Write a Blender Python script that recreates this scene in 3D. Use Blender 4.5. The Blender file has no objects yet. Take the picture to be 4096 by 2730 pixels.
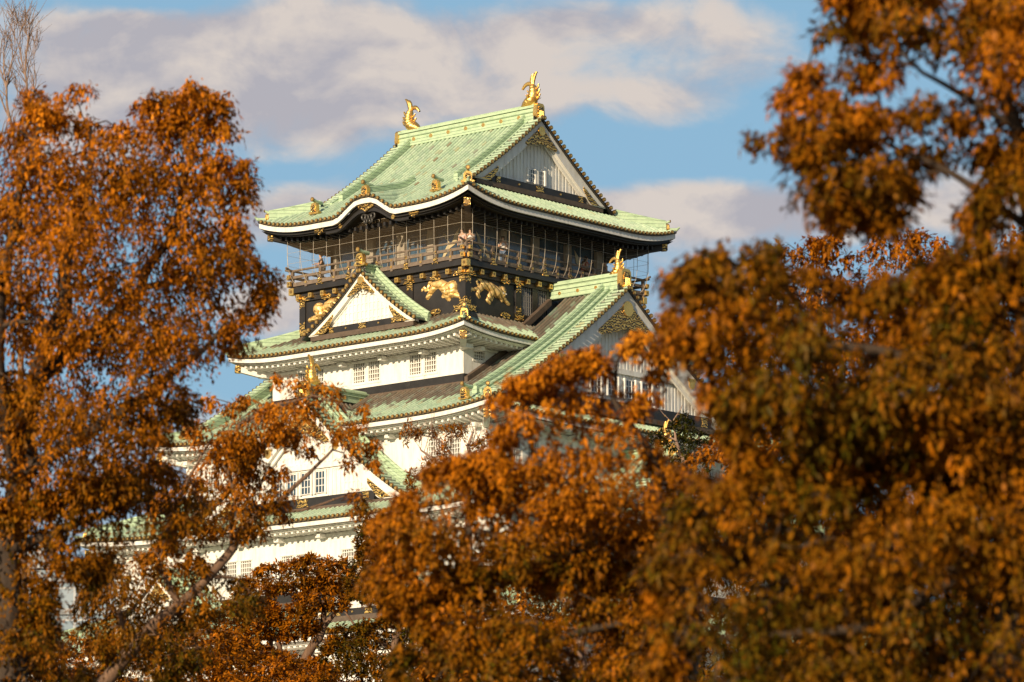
import bpy, math, random
import numpy as np
from mathutils import Vector, Matrix, noise as mnoise
R_ = math.radians
sc = bpy.context.scene
COL = sc.collection

# ------------------------------------------------------------------ camera
AZ, DIST = R_(-48.687), 216.92
CAM = np.array([DIST*math.cos(AZ), DIST*math.sin(AZ), 1.6])
YAW, PITCH, ROLL, FPX = R_(130.674), R_(9.972), R_(-0.256), 15607.0
FW = np.array([math.cos(YAW)*math.cos(PITCH), math.sin(YAW)*math.cos(PITCH), math.sin(PITCH)])
RT = np.array([math.sin(YAW), -math.cos(YAW), 0.0])
UP = np.cross(RT, FW)
cd = bpy.data.cameras.new('camera'); cam = bpy.data.objects.new('camera', cd); COL.objects.link(cam)
cr, sr = math.cos(ROLL), math.sin(ROLL)
rx = RT*cr + UP*sr
ux = UP*cr - RT*sr
M = Matrix.Identity(4)
for i in range(3):
    M[i][0] = rx[i]; M[i][1] = ux[i]; M[i][2] = -FW[i]; M[i][3] = CAM[i]
cam.matrix_world = M
cd.sensor_width = 36.0; cd.lens = FPX/4096*36.0
cd.clip_start = 1.0; cd.clip_end = 20000
cd.dof.use_dof = True; cd.dof.focus_distance = 204.0; cd.dof.aperture_fstop = 2.2
cd.dof.aperture_blades = 9
sc.camera = cam

# ------------------------------------------------------------------ light
SUN_EL, SUN_OFF = R_(17), R_(11)
SDIR = Vector((math.sin(SUN_OFF)*math.cos(SUN_EL), -math.cos(SUN_OFF)*math.cos(SUN_EL), math.sin(SUN_EL)))
sd = bpy.data.lights.new('sun', 'SUN'); sun = bpy.data.objects.new('sun', sd); COL.objects.link(sun)
sd.energy = 5.0; sd.angle = R_(0.5); sd.color = (1.0, 0.79, 0.53)
sun.rotation_euler = SDIR.to_track_quat('Z', 'Y').to_euler()
sun.location = (0, -60, 120)

world = bpy.data.worlds.new('World'); sc.world = world; world.use_nodes = True
wt = world.node_tree; wt.nodes.clear()
def wn(t, **k):
    n = wt.nodes.new(t)
    for a, b in k.items(): setattr(n, a, b)
    return n
def wm(op, a, b=None, c=None, clamp=False):
    n = wt.nodes.new('ShaderNodeMath'); n.operation = op; n.use_clamp = clamp
    for i, v in enumerate((a, b, c)):
        if v is None: continue
        if isinstance(v, (int, float)): n.inputs[i].default_value = v
        else: wt.links.new(v, n.inputs[i])
    return n.outputs[0]
def wmix(f, a, b):
    n = wt.nodes.new('ShaderNodeMix'); n.data_type = 'RGBA'
    for i, v in ((0, f), (6, a), (7, b)):
        if isinstance(v, (int, float)): n.inputs[i].default_value = v
        elif isinstance(v, tuple): n.inputs[i].default_value = (*v, 1)
        else: wt.links.new(v, n.inputs[i])
    return n.outputs[2]
sky = wn('ShaderNodeTexSky', sky_type='NISHITA'); sky.sun_disc = False
sky.sun_elevation = SUN_EL; sky.sun_rotation = math.atan2(SDIR.x, SDIR.y)
sky.air_density = 1.1; sky.dust_density = 0.4; sky.ozone_density = 2.0
bg = wn('ShaderNodeBackground'); bg.inputs[1].default_value = 0.075
out = wn('ShaderNodeOutputWorld'); wt.links.new(bg.outputs[0], out.inputs[0])
# clouds: a patchy low deck drifting over the northern sky, as directions of the real sky
tc = wn('ShaderNodeTexCoord'); dirv = tc.outputs['Generated']
def wdot(vec):
    n = wt.nodes.new('ShaderNodeVectorMath'); n.operation = 'DOT_PRODUCT'
    wt.links.new(dirv, n.inputs[0]); n.inputs[1].default_value = tuple(vec); return n.outputs['Value']
du, dv, dw = wdot(RT), wdot(UP), wdot(FW)
cu = wn('ShaderNodeCombineXYZ'); wt.links.new(du, cu.inputs[0]); wt.links.new(dv, cu.inputs[1]); wt.links.new(dw, cu.inputs[2])
def wnoise(scale, detail, rough, stretch=(1, 1, 1), off=(0, 0, 0), dist=0.0):
    mp = wn('ShaderNodeMapping'); wt.links.new(cu.outputs[0], mp.inputs[0])
    mp.inputs['Scale'].default_value = stretch; mp.inputs['Location'].default_value = off
    n = wn('ShaderNodeTexNoise'); wt.links.new(mp.outputs[0], n.inputs['Vector'])
    n.inputs['Scale'].default_value = scale; n.inputs['Detail'].default_value = detail
    n.inputs['Roughness'].default_value = rough; n.inputs['Distortion'].default_value = dist
    return n.outputs['Fac']
def pix(px, py): return ((px-2048)/FPX, -(py-1365)/FPX)
def blob(px, py, sx, sy, amp):
    u0, v0 = pix(px, py)
    a = wm('MULTIPLY', wm('SUBTRACT', du, u0), FPX/sx); b = wm('MULTIPLY', wm('SUBTRACT', dv, v0), FPX/sy)
    r2 = wm('ADD', wm('MULTIPLY', a, a), wm('MULTIPLY', b, b))
    return wm('MULTIPLY', wm('POWER', 2.718, wm('MULTIPLY', r2, -1.0)), amp)
CLOUDS = [(500, 260, 800, 360, .50), (1300, 150, 900, 170, .50), (2450, 110, 620, 110, .46), (1150, 480, 600, 200, .42),
          (1500, 380, 300, 120, .22), (2050, 400, 460, 230, .48), (2660, 400, 240, 150, .36), (2480, 830, 380, 90, .40), (2950, 850, 560, 150, .62), (3700, 820, 560, 150, .55),
          (1180, 870, 400, 110, .60), (1100, 1240, 280, 130, .56), (3060, 280, 220, 140, .34), (2600, 1200, 500, 200, .40), (600, 1900, 1500, 300, .4), (200, 560, 350, 150, .3),
          (1120, 690, 220, 60, -.34), (1560, 600, 200, 50, -.12), (3350, 560, 380, 200, -.30), (2700, 650, 480, 90, -.42), (2330, 560, 120, 90, -.2), (2960, 600, 260, 110, -.22), (550, 10, 350, 50, -.45), (1050, 1060, 200, 50, -.25), (1430, 700, 120, 60, -.1)]
acc = None
for cblob in CLOUDS:
    b_ = blob(*cblob); acc = b_ if acc is None else wm('ADD', acc, b_)
fine = wnoise(30.0, 8.0, .56, (1.0, 1.45, 1.0), (3.1, .7, 0), .35)
cov = wm('ADD', acc, wm('MULTIPLY', wm('SUBTRACT', fine, .5), 1.30))
# extra cloud cover added out of view, to make the fill light less blue
cov = wm('ADD', cov, wm('MULTIPLY', wm('SUBTRACT', 1.0, wm('MULTIPLY', wm('SUBTRACT', dw, .75), 5.0, clamp=True), clamp=True), .16))
dens = wm('MULTIPLY', wm('SUBTRACT', cov, .10), 2.1, clamp=True)
dens = wm('MULTIPLY', wm('MULTIPLY', dens, dens), wm('SUBTRACT', 3.0, wm('MULTIPLY', dens, 2.0)))
dens = wm('MULTIPLY', dens, .93)
# lit tops against thick grey undersides: cloud thickness sampled a little higher up
fine2 = wnoise(30.0, 8.0, .56, (1.0, 1.45, 1.0), (3.1, .7-.028, 0), .35)
edge = wm('MULTIPLY', wm('SUBTRACT', fine, fine2), 4.2)
broad = wnoise(9.0, 3.0, .5, (1, 1.6, 1), (7.7, 2.2, 0))
lit = wm('ADD', wm('ADD', edge, .52), wm('MULTIPLY', wm('SUBTRACT', broad, .5), 1.5), clamp=True)
ccol = wmix(lit, (5.1, 4.8, 5.2), (7.9, 6.9, 6.2))
inview = wm('MULTIPLY', wm('SUBTRACT', dw, .75), 5.0, clamp=True)
skyc = wmix(wm('ADD', .12, wm('MULTIPLY', inview, .70)), sky.outputs[0], (3.05, 5.45, 7.6))
ccol = wmix(inview, wmix(.45, ccol, (0.0, 0.0, 0.0)), ccol)  # clouds out of view dimmed, to weaken the fill light
wt.links.new(wmix(dens, skyc, ccol), bg.inputs[0])

sc.render.engine = 'CYCLES'
sc.view_settings.view_transform = 'Standard'; sc.view_settings.look = 'None'
sc.view_settings.exposure = 0.28; sc.view_settings.gamma = 1.0
sc.cycles.max_bounces = 6; sc.cycles.transparent_max_bounces = 12

# ------------------------------------------------------------------ materials
MATS = {}
def new_mat(name):
    m = bpy.data.materials.new(name); m.use_nodes = True
    nt = m.node_tree; b = nt.nodes['Principled BSDF']; MATS[name] = m
    return m, nt, b
class NB:
    """short node builder"""
    def __init__(s, nt): s.t = nt
    def n(s, typ, ins=None, **k):
        n = s.t.nodes.new(typ)
        for a, b in k.items(): setattr(n, a, b)
        for a, v in (ins or {}).items(): s.put(n.inputs[a], v)
        return n
    def put(s, sock, v):
        if isinstance(v, bpy.types.NodeSocket): s.t.links.new(v, sock)
        elif isinstance(v, tuple) and len(v) == 3 and sock.type == 'RGBA': sock.default_value = (*v, 1)
        else: sock.default_value = v
    def m(s, op, *a, clamp=False):
        n = s.t.nodes.new('ShaderNodeMath'); n.operation = op; n.use_clamp = clamp
        for i, v in enumerate(a): s.put(n.inputs[i], v)
        return n.outputs[0]
    def mix(s, f, a, b, blend='MIX'):
        n = s.t.nodes.new('ShaderNodeMix'); n.data_type = 'RGBA'; n.blend_type = blend
        s.put(n.inputs[0], f); s.put(n.inputs[6], a); s.put(n.inputs[7], b); return n.outputs[2]
    def ramp(s, f, stops, interp='LINEAR'):
        n = s.t.nodes.new('ShaderNodeValToRGB'); n.color_ramp.interpolation = interp
        el = n.color_ramp.elements
        while len(el) < len(stops): el.new(0.5)
        for e, (p, c) in zip(el, stops): e.position = p; e.color = (*c, 1)
        s.put(n.inputs[0], f); return n.outputs[0]
    def noise(s, scale, detail=4, rough=.55, vec=None, dist=0.0):
        n = s.t.nodes.new('ShaderNodeTexNoise')
        n.inputs['Scale'].default_value = scale; n.inputs['Detail'].default_value = detail; n.inputs['Roughness'].default_value = rough
        n.inputs['Distortion'].default_value = dist
        if vec is None: vec = s.obj()
        s.put(n.inputs['Vector'], vec); return n.outputs['Fac']
    def obj(s): return s.t.nodes.new('ShaderNodeTexCoord').outputs['Object']
    def bump(s, h, st=.3, dist=.02):
        n = s.t.nodes.new('ShaderNodeBump'); n.inputs['Strength'].default_value = st; n.inputs['Distance'].default_value = dist
        s.put(n.inputs['Height'], h); return n.outputs[0]

def plain(name, col, rough=.6, metal=0.0, var=.12, vscale=1.5, bump=.15, bscale=8, spec=.5):
    m, nt, b = new_mat(name); N = NB(nt)
    f = N.noise(vscale, 5, .6)
    lo = tuple(c*(1-var) for c in col); hi = tuple(min(1, c*(1+var)) for c in col)
    N.put(b.inputs['Base Color'], N.ramp(f, [(.3, lo), (.7, hi)]))
    b.inputs['Roughness'].default_value = rough; b.inputs['Metallic'].default_value = metal
    b.inputs['Specular IOR Level'].default_value = spec
    if bump: N.put(b.inputs['Normal'], N.bump(N.noise(bscale, 4), bump))
    return m

def tile_material():
    m, nt, b = new_mat('copper_tiles'); N = NB(nt)
    uv = N.n('ShaderNodeUVMap', uv_map='UVMap').outputs[0]
    sx = N.n('ShaderNodeSeparateXYZ', {0: uv})
    row = N.m('FLOOR', sx.outputs[0]); fr = N.m('FRACT', sx.outputs[0])
    wr = N.n('ShaderNodeTexWhiteNoise', {1: row}, noise_dimensions='1D').outputs[0]
    vv = N.m('ADD', sx.outputs[1], wr); seg = N.m('FLOOR', vv); fv = N.m('FRACT', vv)
    cell = N.n('ShaderNodeCombineXYZ', {0: row, 1: seg})
    wn_ = N.n('ShaderNodeTexWhiteNoise', {0: cell.outputs[0]}, noise_dimensions='2D')
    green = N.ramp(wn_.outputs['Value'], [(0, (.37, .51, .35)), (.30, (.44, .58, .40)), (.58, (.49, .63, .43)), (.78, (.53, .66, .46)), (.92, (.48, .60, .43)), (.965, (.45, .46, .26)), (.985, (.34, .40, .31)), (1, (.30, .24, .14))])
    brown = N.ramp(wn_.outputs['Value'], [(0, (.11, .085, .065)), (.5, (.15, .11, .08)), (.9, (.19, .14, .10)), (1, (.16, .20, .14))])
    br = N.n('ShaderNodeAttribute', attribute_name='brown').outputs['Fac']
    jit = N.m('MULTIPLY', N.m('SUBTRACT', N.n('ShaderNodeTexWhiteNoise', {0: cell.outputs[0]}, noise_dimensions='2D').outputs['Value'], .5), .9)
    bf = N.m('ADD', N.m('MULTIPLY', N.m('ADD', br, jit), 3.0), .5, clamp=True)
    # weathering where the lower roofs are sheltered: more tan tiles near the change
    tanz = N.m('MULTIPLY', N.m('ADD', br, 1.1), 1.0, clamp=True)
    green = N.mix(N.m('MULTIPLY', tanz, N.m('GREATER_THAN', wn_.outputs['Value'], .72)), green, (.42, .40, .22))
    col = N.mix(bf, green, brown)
    stain = N.noise(1.1, 6, .7)
    col = N.mix(N.m('MULTIPLY', N.m('SUBTRACT', stain, .52), 2.2, clamp=True), col, (.36, .42, .38))
    suv = N.n('ShaderNodeMapping', {0: uv}); suv.inputs['Scale'].default_value = (.9, .07, 1)
    run = N.noise(1.0, 5, .65, suv.outputs[0])
    col = N.mix(N.m('MULTIPLY', N.m('SUBTRACT', run, .52), 3.0, clamp=True), col, N.mix(.55, (.13, .19, .15), col))
    streak = N.noise(9, 4, .6)
    col = N.mix(N.m('MULTIPLY', N.m('SUBTRACT', streak, .42), 1.1, clamp=True), col, N.mix(.5, col, (.18, .25, .2)))
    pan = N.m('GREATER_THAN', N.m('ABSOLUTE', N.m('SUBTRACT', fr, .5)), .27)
    col = N.mix(N.m('MULTIPLY', pan, .80), col, N.mix(.22, (.05, .08, .055), col))  # pans darkened: grime, plus painted shade that sets off the ribs
    joint = N.m('LESS_THAN', fv, .09)
    col = N.mix(N.m('MULTIPLY', joint, .35), col, (.06, .10, .08))
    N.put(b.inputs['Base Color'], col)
    b.inputs['Roughness'].default_value = .55; b.inputs['Specular IOR Level'].default_value = .35
    h = N.m('ADD', N.m('MULTIPLY', fv, -.6), N.m('MULTIPLY', streak, .5))
    N.put(b.inputs['Normal'], N.bump(h, .45, .03))
    return m
tile_material()
def ridge_material():
    m, nt, b = new_mat('copper_ridge'); N = NB(nt)
    o = N.obj(); s3 = N.n('ShaderNodeSeparateXYZ', {0: o})
    dirt = N.noise(3.0, 7, .75)
    col = N.ramp(dirt, [(.30, (.28, .40, .26)), (.48, (.42, .56, .37)), (.60, (.47, .61, .41)), (.74, (.20, .24, .16)), (.84, (.09, .085, .06))])
    lay = N.m('FRACT', N.m('MULTIPLY', s3.outputs[2], 4.6))
    col = N.mix(N.m('MULTIPLY', N.m('LESS_THAN', lay, .14), .6), col, (.05, .08, .06))
    N.put(b.inputs['Base Color'], col); b.inputs['Roughness'].default_value = .55
    N.put(b.inputs['Normal'], N.bump(lay, .4, .03)); return m
ridge_material()
def gold_material(name, dark=0.0, scale=18):
    m, nt, b = new_mat(name); N = NB(nt)
    f = N.noise(scale, 3, .5, dist=1.6)
    if dark:
        w = N.n('ShaderNodeTexWave', {'Vector': N.obj(), 'Scale': scale*.08, 'Distortion': 9.0, 'Detail': 2.0, 'Detail Scale': 2.2}, wave_type='RINGS')
        k = N.m('GREATER_THAN', w.outputs['Fac'], dark)
        N.put(b.inputs['Base Color'], N.mix(k, (.035, .025, .012), (.95, .60, .18)))
        N.put(b.inputs['Metallic'], N.m('MULTIPLY', k, .85))
        N.put(b.inputs['Normal'], N.bump(w.outputs['Fac'], .6, .03))
    else:
        N.put(b.inputs['Base Color'], N.ramp(f, [(.3, (.78, .42, .09)), (.6, (1.0, .66, .22))]))
        b.inputs['Metallic'].default_value = .9
        N.put(b.inputs['Normal'], N.bump(f, .35, .03))
    b.inputs['Roughness'].default_value = .36
    return m
gold_material('gold', 0, 14); gold_material('gold_filigree', .46, 26)
def tiger_material():
    m, nt, b = new_mat('gilded_tiger'); N = NB(nt)
    w = N.n('ShaderNodeTexWave', {'Vector': N.obj(), 'Scale': 1.5, 'Distortion': 3.4, 'Detail': 2.0, 'Detail Scale': 1.4}, wave_type='BANDS', bands_direction='DIAGONAL')
    k = N.m('LESS_THAN', w.outputs['Fac'], .22)
    N.put(b.inputs['Base Color'], N.mix(N.m('MULTIPLY', k, .8), (1.0, .68, .27), (.22, .12, .03)))
    b.inputs['Metallic'].default_value = .55; b.inputs['Roughness'].default_value = .45
    N.put(b.inputs['Normal'], N.bump(w.outputs['Fac'], .4, .04)); return m
tiger_material()
def mane_material():
    m, nt, b = new_mat('gilded_lion'); N = NB(nt)
    w = N.n('ShaderNodeTexWave', {'Vector': N.obj(), 'Scale': 1.1, 'Distortion': 7.0, 'Detail': 3.0, 'Detail Scale': 1.8}, wave_type='RINGS')
    N.put(b.inputs['Base Color'], N.ramp(w.outputs['Fac'], [(.0, (.55, .30, .07)), (.25, (1.0, .66, .25)), (1, (1, .70, .30))]))
    b.inputs['Metallic'].default_value = .55; b.inputs['Roughness'].default_value = .45
    N.put(b.inputs['Normal'], N.bump(w.outputs['Fac'], .7, .04)); return m
mane_material()
def plaster_material():
    m, nt, b = new_mat('plaster'); N = NB(nt)
    o = N.obj()
    mp = N.n('ShaderNodeMapping', {0: o}); mp.inputs['Scale'].default_value = (1.6, 1.6, .35)
    st = N.noise(1.6, 6, .7, mp.outputs[0])
    N.put(b.inputs['Base Color'], N.ramp(st, [(.28, (.58, .55, .48)), (.42, (.74, .72, .67)), (.55, (.81, .80, .76)), (1, (.84, .83, .80))]))
    b.inputs['Roughness'].default_value = .8
    N.put(b.inputs['Normal'], N.bump(N.noise(5, 5), .12, .02)); return m
plaster_material()
plain('lacquer', (.020, .018, .018), .5, var=.35, bump=.1)
plain('dark_soffit', (.034, .022, .013), .8, var=.3, vscale=5)
plain('flashing', (.10, .070, .050), .7, var=.3, vscale=3)
plain('rail_wood', (.17, .13, .10), .7, var=.25, vscale=4)
plain('pillar_stone', (.33, .29, .23), .8, var=.2, vscale=3)
plain('lattice_white', (.74, .73, .70), .7, var=.04, bump=0)
plain('interior', (.42, .40, .35), .8, var=.3, vscale=2)
plain('wire', (.42, .37, .30), .5, var=.3, vscale=6, bump=0)
plain('tile_lip', (.11, .085, .045), .6, metal=.3, var=.4, vscale=20, bump=0)
plain('scroll_black', (.030, .028, .026), .45, var=.3)
plain('stone_wall', (.30, .27, .23), .9, var=.4, vscale=.6, bump=.8, bscale=.8)
plain('ground', (.12, .10, .06), .95, var=.4, vscale=.05, bump=.5, bscale=.5)
plain('concrete', (.42, .44, .46), .8, var=.08, vscale=.05)
plain('crane_gold', (.60, .50, .30), .5, metal=.2, var=.1, bump=0)
m, nt, b = new_mat('window_glass'); N = NB(nt)
N.put(b.inputs['Base Color'], N.ramp(N.noise(.8, 3), [(.3, (.020, .05, .085)), (.7, (.055, .125, .20))])); b.inputs['Roughness'].default_value = .12
b.inputs['Specular IOR Level'].default_value = .8
m, nt, b = new_mat('office_glass'); N = NB(nt)
bk = N.n('ShaderNodeTexBrick', {'Vector': N.obj(), 'Color1': (.20, .27, .33), 'Color2': (.28, .34, .40), 'Mortar': (.42, .44, .46), 'Scale': 1.0, 'Mortar Size': .12, 'Brick Width': 3.0, 'Row Height': 3.6}); bk.offset = 0
mp = N.n('ShaderNodeMapping', {0: N.obj()}); mp.inputs['Rotation'].default_value = (R_(90), 0, 0); nt.links.new(mp.outputs[0], bk.inputs['Vector'])
N.put(b.inputs['Base Color'], bk.outputs[0]); b.inputs['Roughness'].default_value = .3
m, nt, b = new_mat('netting'); N = NB(nt)
tr = N.n('ShaderNodeBsdfTransparent'); df = N.n('ShaderNodeBsdfDiffuse'); df.inputs[0].default_value = (.38, .28, .17, 1)
ms = N.n('ShaderNodeMixShader', {0: .065}); nt.links.new(tr.outputs[0], ms.inputs[1]); nt.links.new(df.outputs[0], ms.inputs[2])
nt.links.new(ms.outputs[0], nt.nodes['Material Output'].inputs[0])
for nm, c in (('skin', (.55, .33, .22)), ('hair', (.015, .012, .010)), ('cloth_white', (.75, .72, .68)), ('cloth_black', (.03, .03, .035)), ('cloth_red', (.45, .05, .03)),
              ('cloth_grey', (.20, .19, .18)), ('cloth_blue', (.12, .17, .26)), ('cloth_pink', (.72, .50, .45)), ('leather_brown', (.45, .20, .06))):
    plain(nm, c, .8, var=.08, bump=0)

def bark_material(name, col):
    m, nt, b = new_mat(name); N = NB(nt)
    mp = N.n('ShaderNodeMapping', {0: N.obj()}); mp.inputs['Scale'].default_value = (6, 6, 1.2)
    f = N.noise(2.0, 6, .7, mp.outputs[0])
    N.put(b.inputs['Base Color'], N.ramp(f, [(.3, tuple(c*.5 for c in col)), (.7, tuple(c*1.35 for c in col))]))
    b.inputs['Roughness'].default_value = .9; N.put(b.inputs['Normal'], N.bump(f, .8, .03)); return m
bark_material('bark_dark', (.055, .035, .022)); bark_material('bark_brown', (.17, .10, .062)); bark_material('bark_pale', (.30, .20, .15))
def leaf_material(name, stops, rough=.5):
    m, nt, b = new_mat(name); N = NB(nt)
    uv = N.n('ShaderNodeUVMap', uv_map='UVMap').outputs[0]
    sx = N.n('ShaderNodeSeparateXYZ', {0: uv})
    col = N.ramp(sx.outputs[0], stops)
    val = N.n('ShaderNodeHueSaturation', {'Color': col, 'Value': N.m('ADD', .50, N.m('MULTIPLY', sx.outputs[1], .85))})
    dfc = val.outputs[0]
    N.put(b.inputs['Base Color'], dfc); b.inputs['Roughness'].default_value = rough; b.inputs['Specular IOR Level'].default_value = .08
    tl = N.n('ShaderNodeBsdfTranslucent', {0: dfc})
    ms = N.n('ShaderNodeMixShader', {0: .11}); nt.links.new(b.outputs[0], ms.inputs[1]); nt.links.new(tl.outputs[0], ms.inputs[2])
    nt.links.new(ms.outputs[0], nt.nodes['Material Output'].inputs[0]); return m
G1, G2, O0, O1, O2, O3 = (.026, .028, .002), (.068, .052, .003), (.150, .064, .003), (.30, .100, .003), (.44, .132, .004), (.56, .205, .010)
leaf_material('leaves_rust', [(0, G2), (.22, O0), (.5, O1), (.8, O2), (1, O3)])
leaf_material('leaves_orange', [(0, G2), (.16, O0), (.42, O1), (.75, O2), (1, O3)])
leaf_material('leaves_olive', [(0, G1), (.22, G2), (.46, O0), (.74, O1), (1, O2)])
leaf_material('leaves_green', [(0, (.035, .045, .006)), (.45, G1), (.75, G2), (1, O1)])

# ------------------------------------------------------------------ mesh builder
def F(face, s, o, z):
    if face == 'L': return (s, -o, z)
    if face == 'R': return (o, s, z)
    if face == 'B': return (-s, o, z)
    return (-o, -s, z)
class MB:
    def __init__(s, *mats): s.V = []; s.Fc = []; s.M = []; s.UV = []; s.BR = []; s.mats = list(mats); s.cuts = []
    def mi(s, mat):
        if mat is None: return 0
        if mat not in s.mats: s.mats.append(mat)
        return s.mats.index(mat)
    def add(s, vs, fs, mat=None, uv=None, br=None):
        o = len(s.V); s.V += [tuple(map(float, v)) for v in vs]; i = s.mi(mat)
        s.UV += list(uv) if uv is not None else [(0.0, 0.0)]*len(vs)
        s.BR += list(br) if br is not None else [-9.0]*len(vs)
        for f in fs: s.Fc.append(tuple(o+k for k in f)); s.M.append(i)
    def hexa(s, p, mat=None):
        s.add(p, [(0, 1, 2, 3), (4, 7, 6, 5), (0, 4, 5, 1), (1, 5, 6, 2), (2, 6, 7, 3), (3, 7, 4, 0)], mat)
    def box(s, face, s0, s1, o0, o1, z0, z1, mat=None):
        s.hexa([F(face, *q) for q in ((s0, o0, z0), (s1, o0, z0), (s1, o1, z0), (s0, o1, z0), (s0, o0, z1), (s1, o0, z1), (s1, o1, z1), (s0, o1, z1))], mat)
    def grid(s, P, mat=None, UVs=None, BR=None, closed=False):
        n, m = len(P), len(P[0]); vs = [q for r in P for q in r]
        fs = []
        for i in range(n-1):
            for j in range(m-1 if not closed else m):
                j2 = (j+1) % m; fs.append((i*m+j, i*m+j2, (i+1)*m+j2, (i+1)*m+j))
        s.add(vs, fs, mat, [q for r in UVs for q in r] if UVs else None, [q for r in BR for q in r] if BR else None)
    def tube(s, pts, rad, n=8, mat=None, caps=True):
        pts = [Vector(p) for p in pts]; rings = []
        if isinstance(rad, (int, float)): rad = [rad]*len(pts)
        prev = None
        for i, p in enumerate(pts):
            t = (pts[min(i+1, len(pts)-1)]-pts[max(i-1, 0)])
            if t.length < 1e-9: t = Vector((0, 0, 1))
            t.normalize()
            if prev is None:
                a = Vector((0, 0, 1)) if abs(t.z) < .9 else Vector((1, 0, 0)); u = t.cross(a).normalized()
            else:
                u = prev-t*prev.dot(t)
                u = u.normalized() if u.length > 1e-6 else t.orthogonal().normalized()
            prev = u; v = t.cross(u)
            rings.append([tuple(p+(u*math.cos(2*math.pi*k/n)+v*math.sin(2*math.pi*k/n))*rad[i]) for k in range(n)])
        o = len(s.V); s.grid(rings, mat, closed=True)
        if caps:
            i = s.mi(mat); s.Fc.append(tuple(o+k for k in range(n))); s.M.append(i)
            s.Fc.append(tuple(o+(len(pts)-1)*n+k for k in range(n))); s.M.append(i)
    def sweep(s, pts, side, w, z0, z1, mat=None):
        """box-section bar along pts; side = horizontal unit vector across"""
        P = []
        sv = Vector(side)
        for i, p in enumerate(pts):
            p = Vector(p); ww = w if isinstance(w, (int, float)) else w[i]
            P.append([tuple(p-sv*ww/2+Vector((0, 0, z0))), tuple(p+sv*ww/2+Vector((0, 0, z0))), tuple(p+sv*ww/2+Vector((0, 0, z1))), tuple(p-sv*ww/2+Vector((0, 0, z1)))])
        o = len(s.V); s.grid(P, mat, closed=True); i = s.mi(mat); n = len(pts)
        s.Fc.append((o, o+1, o+2, o+3)); s.M.append(i); e = o+(n-1)*4; s.Fc.append((e, e+1, e+2, e+3)); s.M.append(i)
    def prism(s, poly, fn0, fn1, mat=None):
        """polygon (a,b) pairs, extruded between mappings fn0 and fn1"""
        n = len(poly); vs = [fn0(*p) for p in poly]+[fn1(*p) for p in poly]
        fs = [tuple(range(n)), tuple(range(2*n-1, n-1, -1))]+[(i, (i+1) % n, n+(i+1) % n, n+i) for i in range(n)]
        s.add(vs, fs, mat)
    def disc(s, c, nrm, r, th, n=10, mat=None, mat2=None):
        nrm = Vector(nrm).normalized(); c = Vector(c)
        s.tube([c-nrm*th/2, c+nrm*th/2], r, n, mat)
        if mat2: s.tube([c+nrm*th/2, c+nrm*(th/2+.012)], r*.55, n, mat2)
    def cut(s): s.cuts.append((len(s.V), len(s.Fc)))
    def build_each(s, name, parent=None, smooth=False, **tags):
        """every piece between cuts becomes an object of its own"""
        if not s.cuts or s.cuts[-1][0] < len(s.V): s.cut()
        a, fa = 0, 0; outs = []
        for b, fb in s.cuts:
            if b == a: continue
            q = MB(*s.mats); q.V = s.V[a:b]; q.UV = s.UV[a:b]; q.BR = s.BR[a:b]; q.M = s.M[fa:fb]
            q.Fc = [tuple(k-a for k in f) for f in s.Fc[fa:fb]]
            outs.append(q.build(name, parent, smooth, **tags)); a, fa = b, fb
        return outs
    def build(s, name, parent=None, smooth=False, attr=False, **tags):
        me = bpy.data.meshes.new(name); me.from_pydata(s.V, [], s.Fc)
        for m_ in s.mats: me.materials.append(MATS[m_])
        me.polygons.foreach_set('material_index', s.M)
        if attr:
            uvl = me.uv_layers.new(name='UVMap')
            li = np.zeros(len(me.loops), dtype=np.int32); me.loops.foreach_get('vertex_index', li)
            uvl.data.foreach_set('uv', np.array(s.UV, dtype=np.float32)[li].ravel())
            at = me.attributes.new('brown', 'FLOAT', 'POINT'); at.data.foreach_set('value', np.array(s.BR, dtype=np.float32))
        if smooth: me.polygons.foreach_set('use_smooth', [True]*len(me.polygons))
        me.update()
        o = bpy.data.objects.new(name, me); COL.objects.link(o)
        if parent is not None: o.parent = parent
        for k, v in tags.items(): o[k] = v
        return o
def empty(name, loc, label, cat, group=None):
    o = bpy.data.objects.new(name, None); COL.objects.link(o); o.location = loc
    o['label'] = label; o['category'] = cat
    if group: o['group'] = group
    return o
def lerp(a, b, t): return a+(b-a)*t
def sstep(t): t = max(0.0, min(1.0, t)); return t*t*(3-2*t)

# ================================================================== CASTLE KEEP
keep = empty('castle_keep', (0, 0, 0), 'white plastered castle tower with tiers of green copper roofs and gold ornaments above the trees', 'castle')

class Roof:
    def __init__(s, a, b, ai, bi, ze, h, U, shelter=None, bump=0.0):
        s.a, s.b, s.ai, s.bi, s.ze, s.h, s.U, s.sh, s.bump = a, b, ai, bi, ze, h, U, shelter, bump
    def dims(s, f): return (s.a, s.b, s.ai, s.bi) if f in 'LB' else (s.b, s.a, s.bi, s.ai)
    def z(s, f, x, d):
        hs, O, hi, Oi = s.dims(f); t = d/(O-Oi); hw = hs-(hs-hi)*min(t, 1.0)
        r = min(1.0, abs(x)/hw); z = s.ze+s.h(t)+s.U*max(0.0, (r-.45)/.55)**2.6*max(0.0, 1-t)
        if s.bump and f in 'LB':
            u = abs(x-.2)
            k = 1-sstep((u-.35)/2.05)
            zb = s.ze+s.bump*k+.25*d*k
            z = max(z, zb) if k > 0 else z
            if k > 0 and d < 1.2: z = max(z, lerp(zb, s.ze+s.h(t), 0)*1.0)
        return z
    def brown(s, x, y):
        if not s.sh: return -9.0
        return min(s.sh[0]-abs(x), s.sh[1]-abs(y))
ROWSP = .33
CROSS = [(-.165, 0.0), (-.088, 0.0), (-.070, .055), (-.030, .088), (.030, .088), (.070, .055), (.088, 0.0), (.165, 0.0)]
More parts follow.
